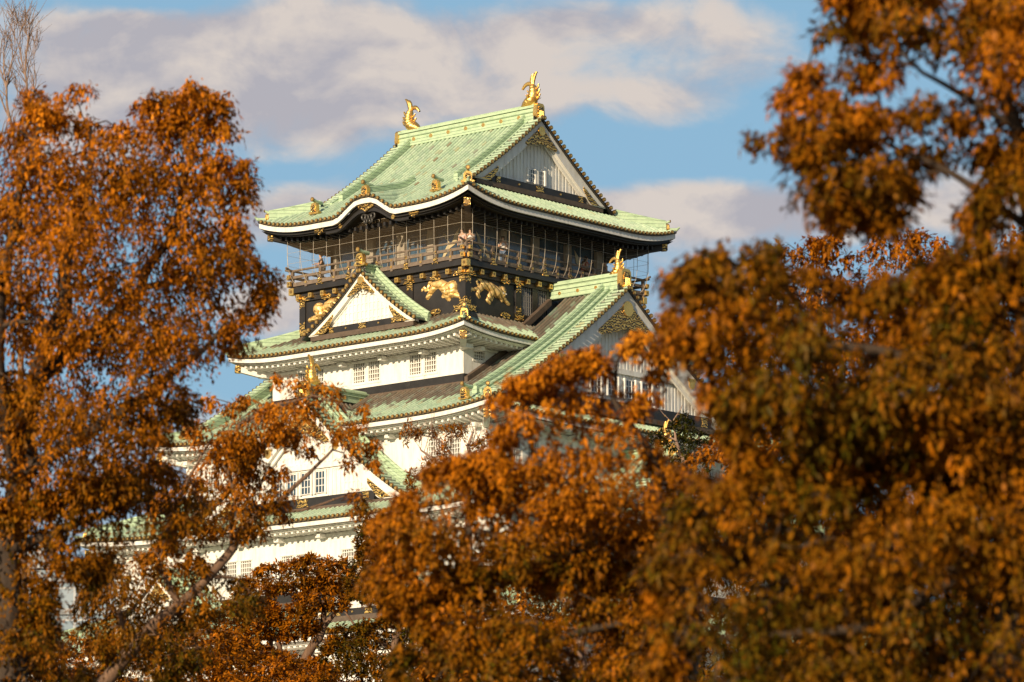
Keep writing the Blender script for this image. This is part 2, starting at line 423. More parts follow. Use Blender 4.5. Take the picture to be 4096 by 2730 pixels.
def roof_side(mb, rf, face, dmax_fn, discs=True, edge=True):
    hs, O, hi, Oi = rf.dims(face); Dn = O-Oi
    n = int(hs/ROWSP); 
    for i in range(-n, n+1):
        s0 = i*ROWSP; dm = dmax_fn(s0)
        if dm <= .15: continue
        k = max(2, int(dm/.55)+1); P, U_, B = [], [], []
        for j in range(k+1):
            d = dm*j/k
            row, ur, br = [], [], []
            for cx, cz in CROSS:
                x = s0+cx; z = rf.z(face, x, d)+cz
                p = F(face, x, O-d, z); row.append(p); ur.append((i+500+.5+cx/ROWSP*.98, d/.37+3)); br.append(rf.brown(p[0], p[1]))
            P.append(row); U_.append(ur); B.append(br)
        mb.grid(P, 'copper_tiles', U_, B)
        if discs:
            z = rf.z(face, s0, 0)
            nr = Vector(F(face, 0, 1, 0))
            mb.disc(F(face, s0, O+.02, z+.01), nr, .10, .10, 10, 'gold_dark', 'gold')
            # curved pan-tile lip between the discs
            x = s0+ROWSP/2
            if abs(x) < hs-.1:
                z = rf.z(face, x, 0); mb.box(face, x-.07, x+.07, O-.03, O+.035, z-.11, z-.03, 'tile_lip')
    # under-slab so the tiles have thickness
    if edge:
        m_ = 28; P = []
        for j in range(m_+1):
            x = -hs+2*hs*j/m_; z = rf.z(face, x, 0)
            P.append([F(face, x, O-.02, z-.02), F(face, x, O-.02, z-.13), F(face, x*(hs-.5)/hs, O-.5, z-.13+.1)])
        mb.grid(P, 'scroll_black')
def hip_dmax(rf, face, full, lim=None):
    hs, O, hi, Oi = rf.dims(face); Dn = O-Oi
    def f(s):
        if abs(s) <= (lim if lim is not None else hi): return full(s) if callable(full) else full
        return min(Dn, (hs-abs(s))/(hs-hi)*Dn)
    return f
def strip(mb, rf, face, din, zt, zb, th, mat, smax=None, inset=True, n=44):
    """board following the eave line: set back din from the eave, from zt to zb below it"""
    hs, O, hi, Oi = rf.dims(face); hh = hs-din
    P = []
    for j in range(n+1):
        x = -hh+2*hh*j/n; z = rf.z(face, x*hs/hh, 0)
        xi = x*(hh-th)/hh
        P.append([F(face, x, O-din, z-zt), F(face, x, O-din, z-zb), F(face, xi, O-din-th, z-zb), F(face, xi, O-din-th, z-zt)])
    mb.grid(P, mat, closed=True)
def eaves(rf, face, wall_o, wall_hs, parent, style='white'):
    hs, O, hi, Oi = rf.dims(face)
    mb = MB()
    if style == 'white':
        strip(mb, rf, face, .07, .12, .36, .12, 'plaster'); strip(mb, rf, face, .34, .30, .50, .10, 'plaster')
        rz0, rz1, rin, w, sp, mat, smat = .46, .62, .42, .15, .42, 'plaster', 'plaster'
    else:
        strip(mb, rf, face, .07, .12, .42, .12, 'plaster'); strip(mb, rf, face, .30, .36, .66, .12, 'lacquer')
        rz0, rz1, rin, w, sp, mat, smat = .62, .82, .75, .15, .44, 'lacquer', 'dark_soffit'
    # soffit sheet
    P = []; n = 40
    for j in range(n+1):
        q = -1+2*j/n; row = []
        for k in range(4):
            o = lerp(O-.15, wall_o-.1, k/3); hw = lerp(hs-.15, wall_hs-.1, k/3)
            z = rf.z(face, q*hs, 0); zf = rf.ze if style == 'white' else rf.ze-.02
            z = lerp(z, zf, k/3*.8)
            row.append(F(face, q*hw, o, z-rz0+.03))
        P.append(row)
    mb.grid(P, smat)
    m_ = int((hs-.5)/sp)
    for i in range(-m_, m_+1):
        x = i*sp+sp*.5
        if abs(x) > hs-.55: continue
        oi = max(wall_o-.05, O-(hs-abs(x)) if abs(x) > wall_hs else wall_o-.05)
        oe = O-rin
        if oe-oi < .15: continue
        ze_ = rf.z(face, x, 0)
        zi = lerp(ze_, rf.ze, .8*(oe-oi)/max(.01, (oe-wall_o)))
        if style == 'black' and abs(x-.2) < 3.0: ze_ = rf.ze+.05
        mb.hexa([F(face, x-w/2, oi, zi-rz1), F(face, x+w/2, oi, zi-rz1), F(face, x+w/2, oe, ze_-rz1), F(face, x-w/2, oe, ze_-rz1),
                 F(face, x-w/2, oi, zi-rz0), F(face, x+w/2, oi, zi-rz0), F(face, x+w/2, oe, ze_-rz0), F(face, x-w/2, oe, ze_-rz0)], mat)
    if style == 'white':
        k = int(wall_hs/3.1)
        for i in range(-k-1, k+1):      # bracket beams
            x = (i+.5)*3.1*wall_hs/(wall_hs+.2)
            mb.box(face, x-.17, x+.17, wall_o-.1, wall_o+.55, rf.ze-.88, rf.ze-.66, 'plaster')
        mb.box(face, -wall_hs, wall_hs, wall_o-.05, wall_o+.09, rf.ze-.78, rf.ze-.66, 'plaster')
    return mb.build('eave', parent)
def oni(mb, p, d, sc_=1.0, tube_=True):
    """gilded ridge-end tile at p facing horizontal direction d, with a round ridge tile pointing out on top"""
    p = Vector(p); d = Vector((d[0], d[1], 0)).normalized(); s_ = Vector((-d.y, d.x, 0))
    prof = [(-.24, 0), (-.36, .02), (-.40, .12), (-.33, .16), (-.24, .14), (-.24, .50), (-.17, .64), (0, .68), (.17, .64), (.24, .50), (.24, .14), (.33, .16), (.40, .12), (.36, .02), (.24, 0)]
    f0 = lambda a, z: tuple(p+s_*a*sc_+Vector((0, 0, z*sc_))+d*.0)
    f1 = lambda a, z: tuple(p+s_*a*sc_+Vector((0, 0, z*sc_))+d*.26*sc_)
    mb.prism(prof, f0, f1, 'gold')
    inner = [(-.15, .06), (.15, .06), (.16, .44), (.08, .54), (-.08, .54), (-.16, .44)]
    mb.prism(inner, lambda a, z: tuple(p+s_*a*sc_+Vector((0, 0, z*sc_))+d*.25*sc_), lambda a, z: tuple(p+s_*a*sc_+Vector((0, 0, z*sc_))+d*.31*sc_), 'gold_filigree')
    if tube_:
        q = p+Vector((0, 0, .76*sc_))
        mb.tube([q-d*.45*sc_, q, q+d*.34*sc_+Vector((0, 0, .10))], .11*sc_, 10, 'copper_ridge'); 
        e = q+d*.34*sc_+Vector((0, 0, .10)); mb.tube([e, e+d*.05], .135*sc_, 12, 'gold_dark'); mb.tube([e+d*.05, e+d*.065], .08*sc_, 10, 'gold')
def hip_ridge(rf, sx, sy, parent, style='cap', d0=.35, sc_=1.0):
    """ridge up the hip from the corner (sx, sy signs)"""
    pts = []; hs, O, hi, Oi = rf.dims('L'); n = 10
    for j in range(n+1):
        t = lerp(d0/ (O-Oi), 1.0, j/n)
        x = lerp(rf.a, rf.ai, t)*sx; y = lerp(rf.b, rf.bi, t)*sy
        z = rf.ze+rf.h(t)+rf.U*max(0, 1-t)
        pts.append(Vector((x, y, z)))
    d = (pts[0]-pts[-1]); d.z = 0; d.normalize(); side = (-d.y, d.x, 0)
    mb = MB(); mb.sweep(pts, side, .40, -.15, .16, 'copper_ridge'); mb.sweep(pts, side, .30, .16, .34, 'copper_ridge')
    mb.tube([p+Vector((0, 0, .40)) for p in pts], .10, 8, 'copper_ridge')
    o = mb.build('hip_ridge', parent)
    g = MB(); c = pts[0]+d*.02
    oni(g, c+Vector((0, 0, -.12)), d, sc_)
    g.build('ridge_end_ornament', parent)
    # small upturned corner tile and beam cap under the corner
    g = MB(); cx, cy, cz = rf.a*sx, rf.b*sy, rf.ze+rf.U
    g.tube([Vector((cx, cy, cz+.06))-d*.5, Vector((cx, cy, cz+.08)), Vector((cx, cy, cz+.22))+d*.16], [.12, .10, .04], 8, 'copper_ridge')
    g.build('corner_tile', parent)
    return pts
def corner_beam(rf, sx, sy, wall, parent, zt=.62, mat='plaster', cap='gold_filigree', ext=.55, zwall=None):
    hs, O, hi, Oi = rf.dims('L')
    A = Vector((wall[0]*sx, wall[1]*sy, (rf.ze-zt) if zwall is None else zwall)); B_ = Vector(((rf.a-ext)*sx, (rf.b-ext)*sy, rf.ze+rf.U*.82-zt))
    d = (B_-A); dh = Vector((d.x, d.y, 0)).normalized(); side = (-dh.y, dh.x, 0)
    mb = MB(); mb.sweep([A, lerp(A, B_, .5)+Vector((0, 0, -.06)), B_], side, .34, -.30, .02, mat); mb.build('corner_beam', parent)
    g = MB(); g.sweep([B_+dh*.0, B_+dh*.30+Vector((0, 0, .03))], side, .37, -.33, .05, cap); g.sweep([B_+dh*.30, B_+dh*.315], side, .24, -.26, -.03, 'gold_dark')
    g.build('beam_cap', parent)

m, nt, b = new_mat('gold_dark'); N = NB(nt)
N.put(b.inputs['Base Color'], N.ramp(N.noise(30, 2), [(.35, (.09, .055, .022)), (.65, (.36, .22, .075))])); b.inputs['Metallic'].default_value = .6; b.inputs['Roughness'].default_value = .5

# ---- gable pieces -------------------------------------------------
def gable(rface, zs, g, of, parent, *, sc_=0.0, bw=.7, zband=0.0, bandh=.45, rows_back=None, verge_w=.62, big=False, ridge=None,
          windows=(), winz=(0, 1), winw=.6, crest=None, apex_orn=.3, corner_orn=1.0, roof_name='gable', lattice=True, sides=(-1, 1), sh=None, ped_in=.45, beamz=None):
    """triangular gable: zs(u) tile height at distance u from the centre, of = front of the bargeboards"""
    ge = g
    while zs(ge)-.16 < zband and ge > 0: ge -= .02
    N_ = 22; fz = lambda u: zs(abs(u))
    gb = MB()
    for sg in sides:
        # verge: short cross tiles with round gilded ends, stepping down the slope
        L_ = [0.0]; us = [i*g/60 for i in range(61)]
        for i in range(60): L_.append(L_[-1]+math.hypot(us[i+1]-us[i], zs(us[i+1])-zs(us[i])))
        k = int(L_[-1]/.36)
        for i in range(k+1):
            t = (i+.35)*.36
            if t > L_[-1]: break
            u = np.interp(t, L_, us); s0 = sc_+sg*u; z = zs(u)
            sl = (zs(min(g, u+.05))-zs(max(0, u-.05)))/(min(g, u+.05)-max(0, u-.05))
            sgn = math.atan(sl)*1.0
            P, Uv, Bb = [], [], []
            for j, o in enumerate((of-verge_w, of-verge_w*.45, of+.20)):
                row, ur, br = [], [], []
                for q in range(7):
                    a = math.pi*q/6; ax, az = math.cos(a)*.125, math.sin(a)*.125
                    # rotate the half pipe to lie on the slope
                    dx, dz = ax*math.cos(sgn)-az*math.sin(sgn), ax*math.sin(sgn)+az*math.cos(sgn)
                    p = F(rface, s0+sg*dx, o, z+.02+dz); row.append(p); ur.append((i*3+40+q/6.5, o/.37+9)); br.append(-9.0 if not sh else min(sh[0]-abs(p[0]), sh[1]-abs(p[1])))
                P.append(row); Uv.append(ur); Bb.append(br)
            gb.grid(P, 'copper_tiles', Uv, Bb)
            gb.disc(F(rface, s0, of+.21, z+.05), F(rface, 0, 1, 0), .12, .08, 10, 'gold_dark', 'gold')
        # slab below the verge tiles
        P = []
        for i in range(N_+1):
            u = g*i/N_; s0 = sc_+sg*u; z = zs(u)
            P.append([F(rface, s0, of-verge_w-.1, z+.015), F(rface, s0, of+.12, z+.015), F(rface, s0, of+.12, z-.12), F(rface, s0, of-verge_w-.1, z-.12)])
        gb.grid(P, 'scroll_black', closed=True)
        # descending ridges beside the verge
        for q, (off, wd, hh) in enumerate(((.12, .16, .16), (.52, .30, .34)) if not big else ((.10, .16, .16), (.42, .16, .20), (.86, .34, .46))):
            pts = [F(rface, sc_+sg*g*i/N_*(.94 if q else 1), of-verge_w-off, zs(g*i/N_*(.94 if q else 1))) for i in range(N_+1)]
            gb.sweep(pts, F(rface, 0, 1, 0), wd, 0.0, hh, 'copper_ridge')
            if q: gb.tube([Vector(p)+Vector((0, 0, hh+.05)) for p in pts], .10, 8, 'copper_ridge')
    gb.build('verge', parent, attr=True)
    # own tiled slopes when it grows out of a lower roof
    if rows_back is not None:
        rb = MB()
        o = of-verge_w-.3; idx = 0
        while o > rows_back:
            idx += 1; o -= ROWSP
            for sg in sides:
                P, Uv, Bb = [], [], []; n = 10
                for j in range(n+1):
                    u = g*1.04*j/n; row, ur, br = [], [], []
                    for cx, cz in CROSS:
                        p = F(rface, sc_+sg*u, o+cx, zs(u)+cz); row.append(p); ur.append((idx+300+.5+cx/ROWSP*.98, u*1.2/.37)); br.append(-9.0 if not sh else min(sh[0]-abs(p[0]), sh[1]-abs(p[1])))
                    P.append(row); Uv.append(ur); Bb.append(br)
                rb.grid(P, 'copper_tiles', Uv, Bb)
        rb.build('tiled_slope', parent, attr=True)
    # bargeboards
    bb = MB()
    for sg in sides:
        for (o0, o1, top, wd) in ((of-.20, of, .14, bw), (of-.34, of-.21, .14+bw*.92, bw*.42)):
            P = []
            for i in range(N_+1):
                u = ge*i/N_; z1 = zs(u)-top; z0 = z1-wd*(1+.25*(i/N_)); z0 = max(z0, zband-.02); z1 = max(z1, zband+.0)
                s0 = sc_+sg*u
                P.append([F(rface, s0, o0, z1), F(rface, s0, o1, z1), F(rface, s0, o1, z0), F(rface, s0, o0, z0)])
            bb.grid(P, 'plaster', closed=True)
    bb.build('bargeboard', parent)
    # pediment wall with vertical battens
    pw = MB(); op = of-ped_in
    top = lambda u: zs(abs(u))-.14-bw*1.15
    gi = ge
    while top(gi) < zband+bandh and gi > 0: gi -= .02
    poly = [(sc_-gi, zband), (sc_+gi, zband)]+[(sc_+gi*(1-2*i/24), top(gi*(1-2*i/24))+.3) for i in range(25)]
    pw.prism(poly, lambda a, z: F(rface, a, op-.12, z), lambda a, z: F(rface, a, op, z), 'plaster')
    step = .30; k = int(gi/step)
    for i in range(-k, k+1):
        u = i*step; zt = top(u)+.1; zb_ = zband+bandh
        inw = [w for w in windows if abs(u-w) < winw/2+.1]
        if inw: zb_ = winz[1]+.12
        if zt-zb_ > .1: pw.box(rface, sc_+u-.085, sc_+u+.085, op+.002, op+.042, zb_, zt, 'plaster')
    if lattice:
        z = zband+bandh+.25
        while z < top(0)-.2:
            u = gi
            while u > 0 and top(u) < z+.1: u -= .05
            for sg in (-1, 1):
                w0 = max([abs(w)+winw/2+.1 for w in windows] or [0]) if winz[0]-.1 < z < winz[1]+.1 else 0
                if u > w0+.1: pw.box(rface, *sorted((sc_+sg*w0, sc_+sg*u)), op+.001, op+.045, z-.035, z+.035, 'plaster')
            z += .42
    if beamz: 
        u = gi
        while u > 0 and top(u) < beamz: u -= .05
        pw.box(rface, sc_-u, sc_+u, op+.003, op+.16, beamz-.14, beamz+.14, 'plaster')
    # carved plaster scroll under the apex
    zt = top(0)-.15
    for sg in (-1, 1):
        for (a, dz, r_) in ((.16, -.05, .13), (.34, -.28, .16), (.12, -.42, .12), (.55, -.50, .11)):
            q = r_*(1.0+.5*(bw > .8)); cpt = (sc_+sg*a*(1+.6*(bw > .8)), op+.12, zt+dz*(1+.7*(bw > .8)))
            pw.tube([F(rface, cpt[0]+q*math.cos(w_), cpt[1], cpt[2]+q*math.sin(w_)) for w_ in [x_*.7 for x_ in range(10)]], .045, 6, 'plaster')
    pw.disc(F(rface, sc_, op+.14, zt+.12), F(rface, 0, 1, 0), .12, .1, 10, 'plaster')
    ped = pw.build('pediment_wall', parent)
    for w in windows:
        wb = MB(); wb.box(rface, sc_+w-winw/2, sc_+w+winw/2, op+.004, op+.03, winz[0], winz[1], 'window_glass')
        for q in range(4): x = sc_+w-winw/2+winw*q/3; wb.box(rface, x-.022, x+.022, op+.06, op+.10, winz[0], winz[1], 'lattice_white')
        for q in range(4): z = lerp(winz[0], winz[1], q/3); wb.box(rface, sc_+w-winw/2, sc_+w+winw/2, op+.045, op+.085, z-.020, z+.020, 'lattice_white')
        for q in (-1, 1): x = sc_+w+q*(winw/2+.06); wb.box(rface, x-.06, x+.06, op+.004, op+.16, winz[0]-.06, winz[1]+.08, 'plaster')
        wb.build('window', ped)
    # black band with gilt fittings
    bd = MB(); bd.box(rface, sc_-gi-.1, sc_+gi+.1, op-.1, of-.10, zband, zband+bandh, 'lacquer'); bd.box(rface, sc_-ge*.97, sc_+ge*.97, op-.1, of-.02, zband-.28, zband-.003, 'flashing')
    bd.build('black_band', parent)
    ft = MB(); hh = bandh*.42; zc = zband+bandh*.5
    for c_ in (0.0,): ft.prism([(c_-.42*bandh*2, -hh), (c_+.42*bandh*2, -hh), (c_+.30*bandh*2, 0), (c_+.42*bandh*2, hh), (c_-.42*bandh*2, hh), (c_-.30*bandh*2, 0)], lambda a, z: F(rface, sc_+a, of-.098, zc+z), lambda a, z: F(rface, sc_+a, of-.06, zc+z), 'gold_filigree'); ft.cut()
    for sg in (-1, 1):
        e = gi-.25; ft.prism([(e, -hh), (e-.9*bandh, -hh), (e-.7*bandh, 0), (e-.9*bandh, hh), (e, hh)], lambda a, z: F(rface, sc_+sg*a, of-.098, zc+z), lambda a, z: F(rface, sc_+sg*a, of-.06, zc+z), 'gold_filigree'); ft.cut()
        ft.disc(F(rface, sc_+sg*gi*.45, of-.08, zc), F(rface, 0, 1, 0), .05, .06, 8, 'gold'); ft.cut()
        # gilt triangle in the lower corner of the bargeboard
        cw = corner_orn; pts = []
        for i in range(9):
            u = ge-.05-cw*1.9*i/8; pts.append((u, max(zband+.03, zs(u)-.14-bw*.62)))
        low = [(ge-.05-cw*1.9, zs(ge-.05-cw*1.9)-.14-bw*.95), (ge-.05-cw*1.45, zband+.03+cw*.16), (ge-.05-cw*1.2, zband+.03)]
        ft.prism(pts+low, lambda a, z: F(rface, sc_+sg*a, of+.002, z), lambda a, z: F(rface, sc_+sg*a, of+.05, z), 'gold_filigree'); ft.cut()
        # gilt chevron hanging from the apex
        aw = apex_orn; n_ = 8
        up_ = [(aw*i/n_, zs(aw*i/n_)-.14-bw*.60) for i in range(n_+1)]
        lo_ = [(aw*i/n_, zs(aw*i/n_)-.14-bw*.60-bw*(1.30*(1-i/n_)**.85+.16)-(.10*bw if i % 2 else 0)) for i in range(n_, -1, -1)]
        ft.prism(up_+lo_, lambda a, z: F(rface, sc_+sg*a, of+.004, z), lambda a, z: F(rface, sc_+sg*a, of+.055, z), 'gold_filigree'); ft.cut()
        if crest:
            u = crest; z = zs(u)-.14-bw*.55; ft.disc(F(rface, sc_+sg*u, of+.02, z), F(rface, 0, 1, 0), bw*.26, .07, 9, 'gold')
            for a_ in range(3): ft.disc(F(rface, sc_+sg*u+(a_-1)*bw*.2, of+.03, z+bw*.22), F(rface, 0, 1, 0), bw*.13, .06, 7, 'gold')
            ft.cut()
    ft.disc(F(rface, sc_, of+.06, zs(0)-.14-bw*1.05), F(rface, 0, 1, 0), apex_orn*.14+.08, .07, 14, 'gold')
    ft.build_each('gilt_fitting', parent)
    if ridge:
        ob_, hgt, w_ = ridge
        rg = MB(); z = zs(0)-.05
        rg.box(rface, sc_-w_/2, sc_+w_/2, ob_, of-.15, z, z+hgt*.86, 'copper_ridge'); rg.box(rface, sc_-w_/2-.07, sc_+w_/2+.07, ob_, of-.15, z+hgt*.55, z+hgt*.62, 'copper_ridge')
        rg.box(rface, sc_-w_/2-.08, sc_+w_/2+.08, ob_, of-.15, z+hgt*.861, z+hgt, 'copper_ridge')
        rg.tube([F(rface, sc_, ob_, z+hgt+.02), F(rface, sc_, of-.15, z+hgt+.02)], w_*.3, 8, 'copper_ridge')
        o = ob_+.8
        while o < of-1.0:
            for sg in (-1, 1): rg.disc(F(rface, sc_+sg*(w_/2+.02), o, z+hgt*.33), F(rface, sg, 0, 0), .10, .04, 8, 'gold')
            o += 1.3
        rg.build('ridge', parent)
def black_scroll(rface, s0, o, z, k, parent):
    mb = MB()
    for sg in (-1, 1):
        for j in range(3):
            r0 = k*(.34-.09*j); pts = [F(rface, s0+sg*(k*.55)+r0*math.cos(a*.6), o, z+r0*math.sin(a*.6)) for a in range(11)]
            mb.tube(pts, .07*k, 6, 'scroll_black')
        mb.tube([F(rface, s0+sg*k*.1, o, z+.1*k), F(rface, s0+sg*k*.45, o, z-.35*k), F(rface, s0+sg*k*.95, o, z-.75*k), F(rface, s0+sg*k*1.15, o, z-1.0*k)], [.2*k, .22*k, .18*k, .08*k], 8, 'scroll_black')
    mb.build('carved_scroll', parent)
def board_ornament(rface, s0, o, z, k, parent):
    """tall gilded end board with arched head under each roof fish"""
    mb = MB(); prof = [(-.42, 0), (-.46, .25), (-.40, .85), (-.27, 1.0), (.27, 1.0), (.40, .85), (.46, .25), (.42, 0), (.2, -.12), (0, -.05), (-.2, -.12)]
    mb.prism(prof, lambda a, b_: F(rface, s0+a*k, o, z+b_*k), lambda a, b_: F(rface, s0+a*k, o+.34*k, z+b_*k), 'gold')
    mb.prism([(-.25, -.06), (.25, -.06), (.27, .55), (.16, .82), (-.16, .82), (-.27, .55)], lambda a, b_: F(rface, s0+a*k, o+.33*k, z+b_*k), lambda a, b_: F(rface, s0+a*k, o+.41*k, z+b_*k), 'gold_filigree')
    for q in range(5): mb.tube([F(rface, s0+(q-2)*.08*k, o+.42*k, z+.45*k), F(rface, s0+(q-2)*.10*k, o+.44*k, z-.02*k)], .03*k, 6, 'gold')
    mb.build('end_board', parent)
def fish_mesh(k):
    """roof dolphin: scaled body standing on its head, tail fanned in the air; local x = towards the ridge middle"""
    mb = MB()
    ctrl = [(1.05, .04, .14), (.85, .12, .27), (.58, .24, .38), (.28, .40, .43), (.06, .66, .40), (-.04, .98, .36), (-.04, 1.30, .32), (.02, 1.60, .27), (.10, 1.85, .20), (.12, 2.0, .12)]
    pts, rad = [], []
    for i in range(len(ctrl)-1):
        for j in range(4):
            t = j/4; pts.append(Vector((lerp(ctrl[i][0], ctrl[i+1][0], t), 0, lerp(ctrl[i][1], ctrl[i+1][1], t)))*k); rad.append(lerp(ctrl[i][2], ctrl[i+1][2], t)*k*(1.18 if j else 1.04))
    mb.tube(pts, rad, 12, 'gold')
    def fin(base, tip, bend, w0, w1, th, n=7, ridges=True):
        b0, t0, bd_ = Vector(base), Vector(tip), Vector(bend)
        P = []
        for i in range(n+1):
            t = i/n; c = b0*(1-t)**2+bd_*2*t*(1-t)+t0*t*t; w = (lerp(w0, w1, t)*(1-t**3*.75))
            dr = ((bd_-b0)*(1-t)+(t0-bd_)*t).normalized(); nrm = Vector((dr.z, 0, -dr.x))
            if abs(nrm.length) < .01: nrm = Vector((0, 1, 0))
            P.append([tuple((c+nrm*w*.5)*k), tuple((c+Vector((0, th, 0))+nrm*w*.25)*k), tuple((c+Vector((0, th*.55, 0)))*k), tuple((c+Vector((0, th, 0))-nrm*w*.25)*k), tuple((c-nrm*w*.5)*k), tuple((c-Vector((0, th, 0)))*k)])
        mb.grid(P, 'gold', closed=True)
    fin((.08, 0, 1.85), (-.38, 0, 3.0), (.05, 0, 2.55), .42, .50, .12)
    fin((.10, 0, 1.86), (-.05, 0, 2.85), (.22, 0, 2.45), .34, .36, .14)
    fin((.10, 0, 1.86), (1.05, 0, 1.62), (.62, 0, 2.40), .36, .50, .12)
    for (z, sz) in ((1.62, .26), (1.15, .34), (.72, .36)):
        fin((-.22, 0, z-.1), (-.26-sz*1.2, 0, z+.26), (-.28-sz*.8, 0, z-.15), .28, .30, .09, 5)
    fin((.22, 0, 1.3), (.62, 0, 1.5), (.45, 0, 1.2), .20, .22, .06, 5); fin((.22, 0, .85), (.72, 0, 1.10), (.5, 0, .75), .26, .26, .07, 5)
    for sg in (-1, 1):   # breast fins
        P = []
        for i in range(6):
            t = i/5; c = Vector((.28-.35*t, sg*(.28+.42*t), .35+.50*t)); w = .34*(1-t*.5)
            P.append([tuple((c+Vector((w/2, 0, -w*.3)))*k), tuple((c+Vector((0, sg*.05, 0)))*k), tuple((c+Vector((-w/2, 0, w*.3)))*k), tuple((c-Vector((0, sg*.03, 0)))*k)])
        mb.grid(P, 'gold', closed=True)
        mb.tube([(.78*k, sg*.17*k, .22*k), (.80*k, sg*.24*k, .24*k)], .06*k, 8, 'gold')
    for i in range(7):  # snout whiskers and curls
        a = i/6; mb.tube([Vector((.9-.25*a, (-1)**i*.12, .02+.08*a))*k, Vector((1.05-.3*a, (-1)**i*.22, .12+.12*a))*k], [.06*k, .02*k], 6, 'gold')
    me_o = mb.build('fish_ornament', None, smooth=True)
    return me_o
FISH = None
def put_fish(loc, rotz, parent, k=1.0):
    global FISH
    if FISH is None: FISH = fish_mesh(1.0); o = FISH
    else: o = FISH.copy(); COL.objects.link(o)
    o.location = loc; o.rotation_euler = (0, 0, rotz); o.scale = (k*1.15, k*1.25, k); o.parent = parent
    return o
def wall_face(mb, face, hs, o, z0, z1, openings, depth=.18, mat='plaster'):
    """wall sheet with real window openings and reveals"""
    zs_ = sorted({z0, z1, *[q[2] for q in openings], *[q[3] for q in openings]})
    ss = sorted({-hs, hs, *[q[0] for q in openings], *[q[1] for q in openings]})
    for i in range(len(ss)-1):
        for j in range(len(zs_)-1):
            cs, cz = (ss[i]+ss[i+1])/2, (zs_[j]+zs_[j+1])/2
            if any(q[0] < cs < q[1] and q[2] < cz < q[3] for q in openings): continue
            mb.add([F(face, ss[i], o, zs_[j]), F(face, ss[i+1], o, zs_[j]), F(face, ss[i+1], o, zs_[j+1]), F(face, ss[i], o, zs_[j+1])], [(0, 1, 2, 3)], mat)
    for (a, b_, c, d) in openings:
        for p, q in (((a, c), (b_, c)), ((b_, c), (b_, d)), ((b_, d), (a, d)), ((a, d), (a, c))):
            mb.add([F(face, p[0], o, p[1]), F(face, q[0], o, q[1]), F(face, q[0], o-depth, q[1]), F(face, p[0], o-depth, p[1])], [(0, 1, 2, 3)], mat)
def window(face, q, o, parent, nv=5, nh=5, depth=.18):
    a, b_, c, d = q; mb = MB()
    mb.box(face, a-.02, b_+.02, o-depth-.06, o-depth, c-.02, d+.02, 'interior')
    mb.box(face, a+.03, b_-.03, o-depth, o-depth+.012, c+(d-c)*.45, c+(d-c)*.5, 'rail_wood')
    mb.box(face, lerp(a, b_, .12), lerp(a, b_, .2), o-depth, o-depth+.010, c, d, 'cloth_grey'); mb.box(face, lerp(a, b_, .6), lerp(a, b_, .66), o-depth, o-depth+.010, c, d, 'cloth_grey')
    for i in range(nv):
        x = lerp(a, b_, (i+.5)/nv); mb.box(face, x-.022, x+.022, o-.09, o-.045, c, d, 'lattice_white')
    for i in range(nh):
        z = lerp(c, d, (i+.5)/nh); mb.box(face, a, b_, o-.075, o-.03, z-.020, z+.020, 'lattice_white')
    return mb.build('window', parent)
def storey(a, b, z0, z1, wins, name_label, band=None):
    """wins: dict face -> list of (s0,s1,z0,z1)"""
    mb = MB()
    for f in 'LRBW':
        hs, o = (a, b) if f in 'LB' else (b, a)
        wall_face(mb, f, hs, o, z0, z1, wins.get(f, []))
    st = mb.build('storey_wall', keep)
    for f, l in wins.items():
        for q in l: window(f, q, b if f in 'LB' else a, st)
    # raised frames round window pairs
    fr = MB()
    for f, l in wins.items():
        o = b if f in 'LB' else a
        for q in l: fr.box(f, q[0]-.10, q[1]+.10, o-.01, o+.035, q[2]-.14, q[2]-.02, 'plaster'); fr.cut(); fr.box(f, q[0]-.10, q[1]+.10, o-.01, o+.03, q[3]+.02, q[3]+.09, 'plaster'); fr.cut()
    if fr.V: fr.build_each('window_frame', st)
    if band:
        bm_ = MB()
        for f in 'LRBW':
            hs, o = (a, b) if f in 'LB' else (b, a)
            bm_.box(f, -hs-.02, hs+.02, o-.05, o+.06, band[0], band[1], 'lacquer')
            bm_.box(f, -hs-.05, hs+.05, o-.05, o+.10, band[2], band[0]-.003, 'flashing')
            x = -hs+1.8
            while x < hs-1: bm_.box(f, x, x+.42, o+.05, o+.075, lerp(*band[:2], .3), lerp(*band[:2], .75), 'scroll_black'); x += 4.1
        bm_.build('wall_base_band', st)
    return st

# ---- tier 5: top roof --------------------------------------------
h5 = lambda t: .5*(2.5*t)+.019*(2.5*t)**2
r5 = Roof(7.9, 9.03, 5.4, 6.53, 45.75, h5, .62, None, .92)
top_roof = bpy.data.objects.new('top_roof', None); COL.objects.link(top_roof); top_roof.parent = keep
tb = MB()
for f in 'LB': roof_side(tb, r5, f, hip_dmax(r5, f, 9.0, 5.0))
for f in 'RW': roof_side(tb, r5, f, hip_dmax(r5, f, 2.45))
tb.build('tiled_slope', top_roof, attr=True)
for f in 'LB': eaves(r5, f, 5.9, 5.2, top_roof, 'black')
for f in 'RW': eaves(r5, f, 5.2, 5.9, top_roof, 'black')
for sx in (1, -1):
    for sy in (1, -1): hip_ridge(r5, sx, sy, top_roof, d0=.45, sc_=.95 if (sx, sy) == (1, -1) else .62); corner_beam(r5, sx, sy, (5.2, 5.9), top_roof, .74, 'lacquer', 'gold_filigree', .62)
zs5 = lambda u: 45.75+h5((9.03-abs(u))/2.5)+.02
for f in 'RW':
    gable(f, zs5, 6.4, 5.40, top_roof, bw=.62, zband=47.52, bandh=.40, windows=(-.42, .42), winz=(48.12, 48.85), winw=.52, apex_orn=1.35, corner_orn=1.0, verge_w=.55, big=False, lattice=False)
rg = MB()
